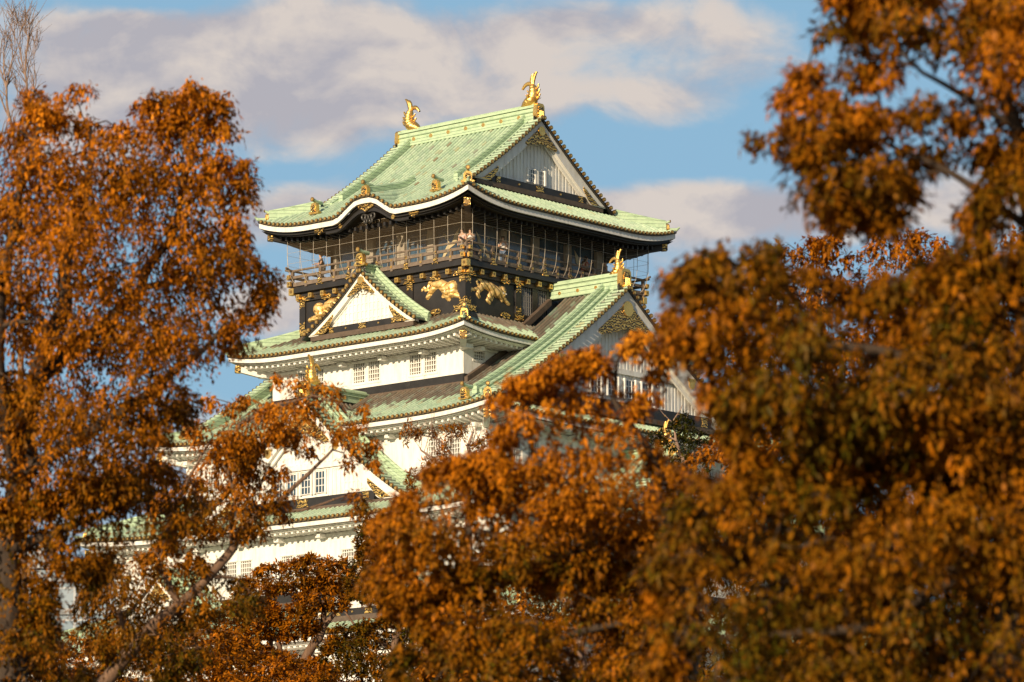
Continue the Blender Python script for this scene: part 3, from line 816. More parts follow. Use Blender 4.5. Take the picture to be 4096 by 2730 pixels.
rg.box('L', -5.15, 5.15, -.24, .24, 51.7, 52.42, 'copper_ridge'); rg.box('L', -5.15, 5.15, -.33, .33, 52.421, 52.56, 'copper_ridge'); rg.box('L', -5.15, 5.15, -.31, .31, 52.16, 52.22, 'copper_ridge')
rg.box('L', -5.15, 5.15, -.36, .36, 51.62, 51.86, 'copper_ridge')
rg.tube([(-5.15, 0, 52.58), (5.15, 0, 52.58)], .14, 8, 'copper_ridge')
for i in range(7):
    for sg in (-1, 1): rg.disc((-4.0+i*1.33, sg*.25, 52.0), (0, sg, 0), .12, .05, 8, 'gold')
rg.build('ridge', top_roof)
put_fish((4.85, 0, 52.60), math.pi, top_roof, .64); put_fish((-4.55, 0, 52.60), 0, top_roof, .64)
for f in 'RW': board_ornament(f, 0, 5.12, 51.85, .80, top_roof); black_scroll(f, 0, 5.25, 51.75, .50, top_roof)
# the ridge of the wavy gable and its gilt end, and the gilt ends of the descending ridges
kr = MB(); pts = [(.2, -8.85+d, max(r5.z('L', .2, d), 0)) for d in (0, .4, .9, 1.5, 2.1, 2.7, 3.3, 3.9)]
kr.sweep(pts, (1, 0, 0), .42, 0, .22, 'copper_ridge'); kr.sweep(pts, (1, 0, 0), .30, .22, .40, 'copper_ridge'); kr.tube([Vector(p)+Vector((0, 0, .44)) for p in pts], .11, 8, 'copper_ridge')
kr.build('wavy_gable_ridge', top_roof)
g = MB(); oni(g, (.2, -8.7, 46.62), (0, -1), .95); g.build('ridge_end_ornament', top_roof)
for sx in (1, -1):
    g = MB(); oni(g, (sx*4.55, -7.75, zs5(7.75)+.02), (0, -1), .95); g.build('ridge_end_ornament', top_roof)
# black wavy boards and gilt mounts under the wavy eave
wb = MB(); P = []; Pb = []
for j in range(41):
    x = -2.9+6.2*j/40; z = r5.z('L', x, 0); k = 1-sstep((abs(x-.2)-.35)/2.05)
    P.append([F('L', x, 8.72, z-.36), F('L', x, 8.72, z-.78-.10*k), F('L', x, 8.50, z-.78-.10*k), F('L', x, 8.50, z-.36)])
wb.grid(P, 'lacquer', closed=True)
wb.build('wavy_board', top_roof)
g = MB()
for (x, w, hh) in ((.2, .62, .34), (-3.35, .36, .22), (3.75, .36, .22)):
    z = r5.z('L', x, 0)-.55; g.prism([(-w, hh*.4), (w, hh*.4), (w*.85, -hh*.3), (w*.4, -hh*.5), (0, -hh), (-w*.4, -hh*.5), (-w*.85, -hh*.3)], lambda a, q: F('L', x+a, 8.74, z+q), lambda a, q: F('L', x+a, 8.82, z+q), 'gold_filigree'); g.cut()
for x in (-1.75, 2.2): g.disc(F('L', x, 8.76, r5.z('L', x, 0)-.60), (0, -1, 0), .13, .06, 8, 'gold'); g.cut()
g.build_each('gilt_fitting', top_roof)
g = MB()
for sg in (-1, 1):
    for (a, dz, r_) in ((.12, -.1, .13), (.34, -.05, .15), (.2, -.3, .1)):
        g.tube([F('L', .2+sg*a+r_*math.cos(w_*.7), 8.6, 45.62+dz+r_*math.sin(w_*.7)) for w_ in range(10)], .06, 6, 'scroll_black')
g.build('carved_scroll', top_roof)

# ---- observation room, balcony, net --------------------------------
room = bpy.data.objects.new('observation_room', None); COL.objects.link(room); room.parent = keep
g = MB()
for f in 'LRBW':
    hs, o = (5.2, 5.9) if f in 'LB' else (5.9, 5.2)
    g.box(f, -hs, hs, o-.30, o-.24, 42.6, 45.2, 'window_glass')
g.build('window_pane', room)
g = MB()
pill = {'L': [(-5.2, -4.75), (-2.45, -1.95), (-.15, .42), (2.12, 2.56), (4.72, 5.2)], 'R': [(-5.9, -5.55), (-3.2, -2.75), (-.45, 0.05), (2.4, 2.85), (5.1, 5.9)]}
for f, src in (('L', 'L'), ('B', 'L'), ('R', 'R'), ('W', 'R')):
    hs, o = (5.2, 5.9) if f in 'LB' else (5.9, 5.2)
    for (a, b_) in pill[src]: g.box(f, a, b_, o-.22, o, 42.6, 45.05, 'pillar_stone'); g.cut()
g.build_each('pillar', room)
g = MB()
for f in 'LRBW':
    hs, o = (5.2, 5.9) if f in 'LB' else (5.9, 5.2)
    g.box(f, -hs, hs, o-.2, o+.04, 45.051, 45.6, 'dark_soffit'); g.box(f, -hs, hs, o-.23, o-.05, 42.6, 42.9, 'pillar_stone')
g.build('lintel', room)
for (a, b_) in ((-1.6, -.35), (.6, 1.95)):
    g = MB()
    for x in (a, (a+b_)/2-.04, b_-.08): g.box('L', x, x+.08, 5.66, 5.74, 42.9, 44.75, 'cloth_grey')
    for z in (42.9, 43.7, 44.3, 44.7): g.box('L', a, b_, 5.67, 5.73, z, z+.07, 'cloth_grey')
    g.build('door', room)
def crane(face, s0, o, z0, k, fl, parent):
    mb = MB(); f0 = lambda a, z: F(face, s0+fl*a*k, o, z0+z*k); f1 = lambda a, z: F(face, s0+fl*a*k, o+.012, z0+z*k)
    mb.prism([(-.15, .05), (.1, .22), (.35, .30), (.55, .75), (.95, 1.15), (.80, .55), (.75, .25), (.5, .05), (.15, -.1), (-.25, -.55), (-.6, -.8), (-.35, -.25)], f0, f1, 'crane_gold')
    mb.tube([F(face, s0+fl*x*k, o, z0+z*k) for x, z in ((.1, .15), (-.05, .45), (-.22, .55), (-.20, .75), (-.30, .88), (-.45, .82))], .035*k, 6, 'crane_gold')
    mb.build('crane_painting', parent)
crane('L', -3.4, 5.68, 43.85, .75, 1, room); crane('L', 3.5, 5.68, 43.85, .85, 1, room); crane('R', -4.3, 4.98, 43.7, .8, -1, room); crane('R', 4.1, 4.98, 43.9, .8, -1, room)

balc = bpy.data.objects.new('balcony', None); COL.objects.link(balc); balc.parent = keep
g = MB(); g.box('L', -6.5, 6.5, -7.6, 7.6, 42.42, 42.58, 'lacquer')
for f in 'LRBW':
    hs, o = (6.62, 7.74) if f in 'LB' else (7.74, 6.62)
    g.box(f, -hs, hs, o-.25, o, 42.20, 42.46, 'lacquer'); g.box(f, -hs+.2, hs-.2, o-.6, o-.26, 42.0, 42.3, 'lacquer')
g.build('floor_edge', balc)
def dmd(g, f, s0, o, z, w=.15, dp=.30):
    g.box(f, s0-w, s0+w, o-dp, o, z-w, z+w, 'gold'); 
    g.prism([(-w*.55, 0), (0, -w*.62), (w*.55, 0), (0, w*.62)], lambda a, b_: F(f, s0+a, o+.002, z+b_), lambda a, b_: F(f, s0+a, o+.014, z+b_), 'gold_dark'); g.cut()
for f in 'LRBW':
    hs, o = (6.5, 7.62) if f in 'LB' else (7.62, 6.5)
    g = MB()
    for (z, th, ov) in ((43.50, .055, .55), (43.12, .075, .35), (42.70, .11, .30)):
        if th < .06: g.tube([F(f, -hs-ov, o, z+.12), F(f, -hs-ov*.4, o, z+.02)]+[F(f, lerp(-hs, hs, t/6), o, z) for t in range(7)]+[F(f, hs+ov*.4, o, z+.02), F(f, hs+ov, o, z+.12)], .065, 8, 'rail_wood')
        else: g.box(f, -hs-ov, hs+ov, o-.06, o+.06, z-th, z+th, 'rail_wood')
    k = 12 if f in 'LB' else 14
    for i in range(k+1):
        x = lerp(-hs, hs, i/k); top = 43.5 if i % 2 == 0 else 43.1
        g.box(f, x-.085, x+.085, o-.075, o+.075, 42.5, top, 'rail_wood')
    rail = g.build('railing', balc)
    g = MB()
    for i in range(k+1):
        x = lerp(-hs, hs, i/k)
        if i % 2 == 0 and 0 < i < k:
            g.disc(F(f, x, o+.08, 42.72), F(f, 0, 1, 0), .17, .02, 8, 'gold_filigree'); g.cut(); g.disc(F(f, x, o+.08, 43.12), F(f, 0, 1, 0), .10, .02, 8, 'gold_filigree'); g.cut(); g.box(f, x-.22, x+.22, o+.02, o+.14, 42.47, 42.55, 'gold_filigree'); g.cut()
        elif i % 2: g.disc(F(f, x, o+.085, 42.74), F(f, 0, 1, 0), .075, .04, 8, 'gold'); g.cut(); g.disc(F(f, x, o+.085, 43.12), F(f, 0, 1, 0), .05, .04, 8, 'gold'); g.cut()
    for sg in (-1, 1):
        dmd(g, f, sg*hs, o+.34, 42.72, .13, .12); dmd(g, f, sg*hs, o+.38, 43.12, .10, .12)
    g.build_each('rail_fitting', rail)
net = bpy.data.objects.new('safety_net', None); COL.objects.link(net); net.parent = keep
NP = [(.0, 45.45), (.0, 44.45), (-.02, 43.85), (-.09, 43.3), (-.22, 42.92), (-.42, 42.62)]
def netpt(face, s, j):
    hs, o = (6.95, 8.02) if face in 'LB' else (8.02, 6.95)
    off, z = NP[j]; return F(face, s*(hs+off)/hs, o+off, z)
g = MB('wire'); gm = MB('netting')
for f in 'LRBW':
    hs, o = (6.95, 8.02) if f in 'LB' else (8.02, 6.95); ch = .42
    k = 13 if f in 'LB' else 15
    xs = [lerp(-hs+ch, hs-ch, i/k) for i in range(k+1)]
    for x in xs: g.tube([netpt(f, x, j) for j in range(6)], .013, 5, 'wire', caps=False)
    for j in (0, 1, 2, 5): g.tube([netpt(f, xs[0], j), netpt(f, xs[-1], j)], .008, 5, 'wire', caps=False)
    nf = {'L': 'R', 'R': 'B', 'B': 'W', 'W': 'L'}[f]; hs2 = 8.02 if nf in 'RW' else 6.95
    sA = xs[-1] if f in 'LB' else xs[-1]
    # chamfered corner: last hoop of this face to first hoop of the next
    sgn = {'L': 1, 'R': 1, 'B': 1, 'W': 1}[f]
    A = [netpt(f, xs[-1] if f in ('L', 'R') else xs[-1], j) for j in range(6)]
    nxt = {'L': ('R', -1), 'R': ('B', -1), 'B': ('W', -1), 'W': ('L', -1)}
    nf, e = nxt[f]; 
    if f == 'R': A = [netpt('R', xs[-1], j) for j in range(6)]
    hh = 8.02 if nf in 'RW' else 6.95
    Bp = [netpt(nf, e*(hh-ch), j) for j in range(6)]
    for j in (0, 1, 2, 5): g.tube([A[j], Bp[j]], .008, 5, 'wire', caps=False)
    gm.grid([[netpt(f, xs[0], j) for j in range(6)], [netpt(f, xs[-1], j) for j in range(6)]], 'netting')
    gm.grid([A, Bp], 'netting')
g.build('net_frame', net); gm.build('net_mesh', net)

# ---- black tiger storey ---------------------------------------------
body = MB()
for f in 'LRBW':
    hs, o = (6.2, 7.35) if f in 'LB' else (7.35, 6.2)
    body.box(f, -hs, hs, o-.2, o-.08, 39.3, 42.2, 'lacquer')
    body.box(f, -hs-.03, hs+.03, o-.1, o+.06, 41.72, 42.18, 'lacquer'); body.box(f, -hs-.01, hs+.01, o-.1, o+.02, 39.72, 40.14, 'lacquer'); body.box(f, -hs, hs, o-.1, o-.0, 39.55, 39.71, 'lacquer')
    body.box(f, -hs, hs, o-.1, o+.03, 39.2, 39.54, 'flashing')
    for x in ((-hs+.22, -2.15, 2.15, hs-.22) if f in 'LB' else (-hs+.22, -2.95, -1.55, -.35, 2.95, hs-.22)):
        body.box(f, x-.22, x+.22, o-.1, o+.015, 40.141, 41.719, 'lacquer')
bo = body.build('lacquered_storey', keep)
for f in 'LRBW':
    hs, o = (6.2, 7.35) if f in 'LB' else (7.35, 6.2)
    g = MB(); k = 13 if f in 'LB' else 15
    for i in range(k+1): dmd(g, f, lerp(-hs+.12, hs-.12, i/k), o+.30, 41.98, .13, .35)
    for sg in (-1, 1): dmd(g, f, sg*(hs+.28), o+.42, 42.30, .19, .3) if f in 'LB' else None
    g.build_each('joist_end', bo)
    g = MB()
    def star(x, z, w, hh, a=1):
        g.prism([(-w, hh), (-w*.72, 0), (-w, -hh), (w, -hh), (w*.72, 0), (w, hh)], lambda q, r: F(f, x+q, o+.062, z+r), lambda q, r: F(f, x+q, o+.085, z+r), 'gold_filigree'); g.disc(F(f, x, o+.09, z), F(f, 0, 1, 0), .06, .05, 8, 'gold'); g.cut()
    def cuff(x, z, up_):
        g.prism([(-.2, 0), (.2, 0), (.2, up_*.42), (0, up_*.25), (-.2, up_*.42)], lambda q, r: F(f, x+q, o+.017, z+r), lambda q, r: F(f, x+q, o+.035, z+r), 'gold_filigree'); g.cut()
    cols = (-hs+.22, -2.15, 2.15, hs-.22) if f in 'LB' else (-hs+.22, -2.95, 2.95, hs-.22)
    for x in cols:
        ex = .42 if abs(x) < hs-.5 else .5
        star(x+(0 if ex == .42 else -math.copysign(.12, x)), 41.58+.32, ex, .17); cuff(x, 41.70, -1)
        star(x+(0 if ex == .42 else -math.copysign(.12, x)), 39.93, ex, .17); cuff(x, 40.15, 1)
    for x in (-4.1, 0, 4.1):
        for z in (41.80, 39.90):
            n_ = 14; g.prism([((.40+.05*math.sin(6*q))*math.cos(q), (.17+.035*math.cos(7*q))*math.sin(q)) for q in [2*math.pi*i/n_ for i in range(n_)]], lambda q, r: F(f, x+q, o+.063, z+r), lambda q, r: F(f, x+q, o+.085, z+r), 'gold_filigree'); g.cut()
    g.build_each('gilt_fitting', bo)
for f in 'RW':
    for (a, b_) in ((-2.7, -1.8), (-1.3, -.55)):
        w_ = MB(); w_.box(f, a, b_, 6.115, 6.125, 40.2, 41.65, 'window_glass')
        for i in range(5): x = lerp(a, b_, (i+.5)/5); w_.box(f, x-.025, x+.025, 6.14, 6.18, 40.15, 41.7, 'cloth_grey')
        for i in range(5): z = lerp(40.15, 41.7, (i+.5)/5); w_.box(f, a, b_, 6.15, 6.17, z-.02, z+.02, 'cloth_grey')
        w_.build('window', bo)
def relief(name, face, chains, o, th, mat, parent, extra=()):
    """one continuous gilded relief: smooth union of tapered limbs, swelling out of the wall"""
    caps = []
    for ch in chains:
        for i in range(len(ch)-1): caps.append((ch[i], ch[i+1]))
        if len(ch) == 1: caps.append((ch[0], ch[0]))
    xs = [q[0]+s_*q[2]*1.2 for c in chains for q in c for s_ in (-1, 1)]; zs_ = [q[1]+s_*q[2]*1.2 for c in chains for q in c for s_ in (-1, 1)]
    st = .028; X = np.arange(min(xs), max(xs)+st, st); Z = np.arange(min(zs_), max(zs_)+st, st)
    XX, ZZ = np.meshgrid(X, Z, indexing='ij'); acc_ = np.zeros_like(XX)
    for (p, q) in caps:
        dx, dz = q[0]-p[0], q[1]-p[1]; L2 = dx*dx+dz*dz+1e-9
        t = np.clip(((XX-p[0])*dx+(ZZ-p[1])*dz)/L2, 0, 1)
        dist = np.hypot(XX-p[0]-t*dx, ZZ-p[1]-t*dz); r = p[2]+(q[2]-p[2])*t
        hgt = np.sqrt(np.clip(1-(dist/r)**2, 0, None))*r
        acc_ += np.clip(hgt, 0, None)**5
    H = acc_**.2
    H = H+np.where(H > .05, .010*np.sin(XX*23+np.sin(ZZ*13)*1.7), 0)
    mb = MB(); idx = {}; vs = []; fs = []
    def vi(i, j):
        if (i, j) not in idx: idx[(i, j)] = len(vs); vs.append(F(face, X[i], o+max(0, H[i, j])*th*.75, Z[j]))
        return idx[(i, j)]
    for i in range(len(X)-1):
        for j in range(len(Z)-1):
            if max(H[i, j], H[i+1, j], H[i, j+1], H[i+1, j+1]) > 0.012: fs.append((vi(i, j), vi(i+1, j), vi(i+1, j+1), vi(i, j+1)))
    mb.add(vs, fs, mat)
    ob = mb.build(name, parent, smooth=True)
    if extra:
        e = MB()
        for (x, z, r, oo, mt) in extra: e.tube([F(face, x, o+oo, z), F(face, x, o+oo+r, z)], [r, r*.6], 8, mt)
        e.build('face_detail', parent)
    return ob
TG = [[(-5.85, 41.45, 0.19), (-5.26, 41.34, 0.27), (-4.71, 41.12, 0.31), (-4.42, 41.02, 0.28)], [(-4.24, 41.24, 0.27), (-4.29, 40.93, 0.21)], [(-5.77, 41.5, 0.07), (-6.02, 41.63, 0.06), (-6.25, 41.60, 0.06), (-6.33, 41.46, 0.06), (-6.23, 41.32, 0.05), (-6.13, 41.2, 0.03)],
      [(-5.86, 41.22, 0.14), (-6.19, 41.11, 0.11), (-6.57, 41.02, 0.08), (-6.74, 41.03, 0.06), (-6.8, 40.89, 0.05)], [(-5.94, 41.23, 0.2), (-6.19, 41.0, 0.13), (-6.28, 40.79, 0.11), (-6.15, 40.67, 0.1)], [(-5.09, 41.07, 0.21), (-5.31, 40.78, 0.14), (-5.44, 40.57, 0.12), (-5.27, 40.48, 0.1)],
      [(-4.12, 40.84, 0.14), (-3.91, 40.7, 0.12), (-3.69, 40.61, 0.1)], [(-5.1, 40.66, 0.09), (-5.05, 40.76, 0.09)], [(-4.30, 40.84, .12), (-4.26, 40.72, .10)], [(-4.42, 41.46, .07)], [(-4.06, 41.44, .07)]]
LN = [[(3.98, 41.44, 0.21), (4.35, 41.42, 0.25), (4.68, 41.18, 0.32), (4.94, 40.99, 0.33)], [(5.17, 41.15, 0.36), (5.2, 40.92, 0.33), (4.87, 40.83, 0.28)], [(3.79, 41.52, 0.08), (3.53, 41.6, 0.07), (3.44, 41.45, 0.06), (3.4, 41.25, 0.07), (3.25, 41.22, 0.07), (3.14, 41.38, 0.06), (3.0, 41.3, 0.05), (2.96, 41.22, 0.03)],
      [(3.86, 41.32, 0.21), (3.6, 41.04, 0.14), (3.4, 40.82, 0.12)], [(4.83, 40.72, 0.17), (4.94, 40.54, 0.14)], [(5.42, 40.73, 0.14), (5.66, 40.61, 0.12)], [(4.53, 40.73, 0.1), (4.61, 40.83, 0.11)]]
LF = [[(-3.81, 41.42, 0.27), (-3.55, 41.22, 0.33), (-4.07, 41.25, 0.3)], [(-4.79, 41.18, 0.35), (-4.66, 40.94, 0.32)], [(-3.55, 41.56, 0.1), (-3.26, 41.62, 0.09), (-3.0, 41.5, 0.08), (-2.98, 41.33, 0.08), (-3.13, 41.2, 0.07)], [(-4.32, 40.98, 0.25), (-3.98, 40.65, 0.17), (-3.85, 40.48, 0.14)], [(-3.47, 40.97, 0.19), (-3.29, 40.69, 0.16)], [(-4.83, 40.72, 0.14), (-5.26, 40.68, 0.13), (-5.48, 40.63, 0.11)]]
relief('tiger_relief', 'R', TG, 6.13, 1.0, 'gilded_tiger', bo, ((-4.36, 41.08, .045, .20, 'cloth_white'), (-4.12, 41.06, .045, .18, 'cloth_white'), (-4.27, 40.96, .07, .17, 'gold')))
relief('lion_relief', 'L', LN, 7.28, 1.0, 'gilded_lion', bo, ((5.28, 41.10, .06, .22, 'cloth_white'), (4.86, 40.95, .06, .20, 'cloth_white'), (4.90, 40.78, .09, .18, 'gold')))
relief('tiger_relief', 'L', LF, 7.28, 1.0, 'gilded_lion', bo, ((-4.85, 41.05, .04, .24, 'lacquer'), (-4.55, 41.02, .04, .22, 'lacquer'), (-4.62, 40.9, .08, .20, 'gold')))
relief('tiger_relief', 'R', [[(q[0]*-1, q[1], q[2]) for q in c] for c in TG], 6.13, 1.0, 'gilded_tiger', bo)

# ---- tier 4 -----------------------------------------------------------
h4 = lambda t: 1.45*(.8*t+.2*t*t)
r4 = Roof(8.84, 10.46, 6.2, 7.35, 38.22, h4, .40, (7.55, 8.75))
t4 = bpy.data.objects.new('fourth_tier_roof', None); COL.objects.link(t4); t4.parent = keep
tb = MB()
for f in 'LB': roof_side(tb, r4, f, hip_dmax(r4, f, 3.1))
for f in 'RW': roof_side(tb, r4, f, hip_dmax(r4, f, 2.64))
tb.build('tiled_slope', t4, attr=True)
for f in 'LB': eaves(r4, f, 8.54, 7.1, t4)
for f in 'RW': eaves(r4, f, 7.1, 8.54, t4)
for sx in (1, -1):
    for sy in (1, -1): hip_ridge(r4, sx, sy, t4, d0=.35, sc_=.85 if (sx, sy) == (1, -1) else .55); corner_beam(r4, sx, sy, (7.1, 8.54), t4)
zs4 = lambda u: 39.22+3.30*(.72*(1-u/4.35)+.28*(1-u/4.35)**2)
for f in 'LB':
    gable(f, zs4, 4.35, 8.95, t4, bw=.40, zband=39.28, bandh=.36, rows_back=7.9, verge_w=.52, ridge=(7.3, .40, .36), apex_orn=1.0, corner_orn=.95, windows=(), sh=None, ped_in=.30)
    g = MB(); oni(g, F(f, 0, 8.85, 42.75), F(f, 0, 1, 0), 1.05); g.build('ridge_end_ornament', t4); black_scroll(f, 0, 8.95, 42.60, .34, t4)
    g = MB()
    for sg in (-1, 1): g.sweep([F(f, sg*4.2*i/12, 7.62, zs4(4.2*i/12)) for i in range(13)], F(f, 0, 1, 0), .5, .10, .22, 'flashing'); g.cut()
    g.build_each('flashing', t4)
WL4 = [(x-1.0+k, x-1.0+k+.84, 36.38, 37.62) for x in (-4.12, .08, 4.22) for k in (.0, 1.10)]
storey(7.1, 8.54, 35.9, 38.35, {'L': WL4, 'R': [(-7.70, -6.80, 36.95, 37.88), (6.8, 7.7, 36.95, 37.88)]}, '', band=(35.62, 36.04, 35.30))

# ---- tier 3: roof with the great side gables ---------------------------
h3 = lambda t: .46*(1.4*t)+.0127*(1.4*t)**2
r3 = Roof(12.58, 12.85, 11.18, 11.45, 33.32, h3, .40, (8.75, 10.6))
t3 = bpy.data.objects.new('third_tier_roof', None); COL.objects.link(t3); t3.parent = keep
tb = MB()
for f in 'LB': roof_side(tb, r3, f, hip_dmax(r3, f, lambda s: 4.30 if abs(s) < 7.1 else 12.8, 10.75))
for f in 'RW': roof_side(tb, r3, f, hip_dmax(r3, f, 1.36))
tb.build('tiled_slope', t3, attr=True)
for f in 'LB': eaves(r3, f, 11.3, 11.1, t3)
for f in 'RW': eaves(r3, f, 11.1, 11.3, t3)
for sx in (1, -1):
    for sy in (1, -1):
        hip_ridge(r3, sx, sy, t3, d0=.35, sc_=.85 if (sx, sy) == (1, -1) else .6); corner_beam(r3, sx, sy, (11.1, 11.3), t3)
        g = MB(); oni(g, (sx*10.35, sy*12.0, r3.z('L', 10.3, .85)+.05), (0, sy), .95); g.build('ridge_end_ornament', t3)
zs3 = lambda u: 33.32+h3((12.85-abs(u))/1.4)+.02
for f in 'RW':
    gable(f, zs3, 11.6, 11.50, t3, bw=1.0, zband=34.35, bandh=.62, windows=(-2.2, -.75, .75, 2.2), winz=(35.35, 36.35), winw=.85, big=True, ridge=(6.1, .85, .5), apex_orn=2.5, corner_orn=1.6, verge_w=.70, crest=5.6, ped_in=.55, lattice=False, beamz=36.75)
    board_ornament(f, 0, 11.15, 41.45, .95, t3); black_scroll(f, 0, 11.3, 41.35, .62, t3)
put_fish((10.90, 0, 42.05), math.pi, t3, .50); put_fish((-10.70, 0, 42.05), 0, t3, .50)
g = MB()
for sx in (1, -1):      # flashing where the tall slopes meet the storey above
    for sy in (1, -1):
        g.sweep([(sx*7.22, sy*y, zs3(y)) for y in (8.54, 7.5, 6.5, 5.5, 4.5, 3.5)], (1, 0, 0), .34, -.05, .30, 'flashing'); g.cut()
        g.sweep([(sx*6.35, sy*y, zs3(y)) for y in (4.6, 3.5, 2.5, 1.5, .5)], (1, 0, 0), .34, -.05, .34, 'flashing'); g.cut()
g.build_each('flashing', t3)
WL3 = [(x, x+.88, 30.88, 32.16) for x in (7.08, 8.42, -9.30, -7.96)]
storey(11.1, 11.3, 30.2, 33.2, {'L': WL3, 'R': [(x, x+.88, 30.88, 32.16) for x in (-9.3, -7.96, 7.08, 8.42)]}, '', band=(29.9, 30.35, 29.55))

# ---- tier 2 -------------------------------------------------------------
h2 = lambda t: 1.95*(.8*t+.2*t*t)
r2 = Roof(16.0, 14.95, 11.1, 11.3, 28.06, h2, .40, (11.6, 11.9))
t2 = bpy.data.objects.new('second_tier_roof', None); COL.objects.link(t2); t2.parent = keep
tb = MB()
for f in 'LB': roof_side(tb, r2, f, hip_dmax(r2, f, 3.65))
for f in 'RW': roof_side(tb, r2, f, hip_dmax(r2, f, 4.9))
tb.build('tiled_slope', t2, attr=True)
for f in 'LB': eaves(r2, f, 13.4, 14.4, t2)
for f in 'RW': eaves(r2, f, 14.4, 13.4, t2)
for sx in (1, -1):
    for sy in (1, -1): hip_ridge(r2, sx, sy, t2, sc_=.6); corner_beam(r2, sx, sy, (14.4, 13.4), t2)
zs2 = lambda u: 28.72+6.35*(.68*(1-u/8.0)+.32*(1-u/8.0)**2)
for f in 'LB':
    gable(f, zs2, 8.0, 13.6, t2, bw=.85, zband=28.92, bandh=.52, rows_back=9.0, verge_w=.66, big=True, ridge=(8.4, .62, .46), windows=(-2.1, -1.05, 0, 1.05), winz=(29.7, 30.85), winw=.70, apex_orn=2.0, corner_orn=1.3, crest=2.5, sh=(99, 12.0), lattice=True, beamz=31.15)
    board_ornament(f, 0, 13.25, 34.95, .85, t2); black_scroll(f, 0, 13.4, 34.85, .5, t2)
    put_fish(F(f, 0, 12.85, 35.62), math.pi/2 if f == 'L' else -math.pi/2, t2, .56)
zs2r = lambda u: 28.75+3.1*(.72*(1-u/4.6)+.28*(1-u/4.6)**2)
for f in 'RW':
    gable(f, zs2r, 4.6, 14.8, t2, bw=.5, zband=28.85, bandh=.40, rows_back=11.5, verge_w=.6, ridge=(11.2, .5, .4), windows=(), apex_orn=1.2, corner_orn=.9)
    board_ornament(f, 0, 14.5, 31.7, .75, t2); put_fish(F(f, 0, 14.1, 32.25), math.pi if f == 'R' else 0, t2, .5)
WL2 = [(x-1.62+k, x-1.62+k+.82, 25.20, 26.45) for x in (-8.6, -4.2, 0.0, 4.45, 8.9) for k in (0, 1.12)]
storey(14.4, 13.4, 24.3, 27.9, {'L': WL2, 'R': [(x-1+k, x-1+k+.82, 25.2, 26.45) for x in (-8, 0, 8) for k in (0, 1.12)]}, '', band=(23.95, 24.45, 23.5))

# ---- tier 1 ---------------------------------------------------------------
h1 = lambda t: 2.15*(.8*t+.2*t*t)
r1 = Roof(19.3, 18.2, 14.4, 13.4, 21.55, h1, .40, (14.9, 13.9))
t1 = bpy.data.objects.new('first_tier_roof', None); COL.objects.link(t1); t1.parent = keep
tb = MB()
for f in 'LB': roof_side(tb, r1, f, hip_dmax(r1, f, 4.8))
for f in 'RW': roof_side(tb, r1, f, hip_dmax(r1, f, 4.9))
tb.build('tiled_slope', t1, attr=True)
for f in 'LB': eaves(r1, f, 16.6, 17.6, t1)
for f in 'RW': eaves(r1, f, 17.6, 16.6, t1)
for sx in (1, -1):
    for sy in (1, -1): hip_ridge(r1, sx, sy, t1, sc_=.6); corner_beam(r1, sx, sy, (17.6, 16.6), t1)
zs1 = lambda u: 22.45+3.15*(.72*(1-u/4.3)+.28*(1-u/4.3)**2)
for s0 in (-7.7, 7.7):
    gable('L', zs1, 4.3, 16.7, t1, sc_=s0, bw=.45, zband=22.5, bandh=.36, rows_back=13.6, verge_w=.55, ridge=(13.3, .45, .38), windows=(-.42, .42), winz=(22.98, 23.7), winw=.5, apex_orn=.9, corner_orn=.8, lattice=True)
    g = MB(); oni(g, F('L', s0, 16.6, 25.65), (0, -1), .9); g.build('ridge_end_ornament', t1)
storey(17.6, 16.6, 14.0, 21.3, {'L': [(x-1+k, x-1+k+.82, 17.6, 18.9) for x in (-12, -4, 4, 12) for k in (0, 1.12)]}, '')

# stone base under the keep, bailey terrace, ground
def frustum(mb, a0, b0, z0, a1, b1, z1, mat, cx=0, cy=0):
    v = [(cx+sx*a0, cy+sy*b0, z0) for sx, sy in ((-1, -1), (1, -1), (1, 1), (-1, 1))]+[(cx+sx*a1, cy+sy*b1, z1) for sx, sy in ((-1, -1), (1, -1), (1, 1), (-1, 1))]
    mb.hexa(v, mat)
g = MB(); frustum(g, 24, 23, 9.9, 18.2, 17.2, 14.0, 'stone_wall'); g.build('stone_base', keep)
g = MB()
P = []
frustum(g, 92, 92, -.4, 88, 88, 9.8, 'stone_wall'); 
o = g.build('stone_rampart'); o['label'] = 'battered grey stone rampart wall carrying the castle terrace behind the trees'; o['category'] = 'rampart'
g = MB(); g.box('L', -87.5, 87.5, -87.5, 87.5, 9.7, 9.95, 'ground'); o = g.build('terrace_ground'); o['kind'] = 'structure'
g = MB(); k = 9000; n_ = 24; g.grid([[(lerp(-k, k, i/n_), lerp(-k, k, j/n_), 0) for j in range(n_+1)] for i in range(n_+1)], 'ground'); o = g.build('ground'); o['kind'] = 'structure'

# ================================================================== PEOPLE on the balcony
def skin_obj(name, verts, edges, radii, mat, parent=None, root=0, sub=1):
    me = bpy.data.meshes.new(name); me.from_pydata(verts, edges, []); me.materials.append(MATS[mat])
    o = bpy.data.objects.new(name, me); COL.objects.link(o)
    sk = o.modifiers.new('skin', 'SKIN')
    if not me.skin_vertices: me.skin_vertices.__class__
    lay = me.attributes.get('skin_vertex') or None
    if len(me.skin_vertices) == 0:
        import bmesh
        bm = bmesh.new(); bm.from_mesh(me); bm.verts.layers.skin.verify(); bm.to_mesh(me); bm.free()
    for i, r in enumerate(radii): me.skin_vertices[0].data[i].radius = (r, r)
    for i in range(len(verts)): me.skin_vertices[0].data[i].use_root = (i == root)
    sk.use_smooth_shade = True; sb = o.modifiers.new('sub', 'SUBSURF'); sb.levels = sub; sb.render_levels = sub
    if parent: o.parent = parent
    return o
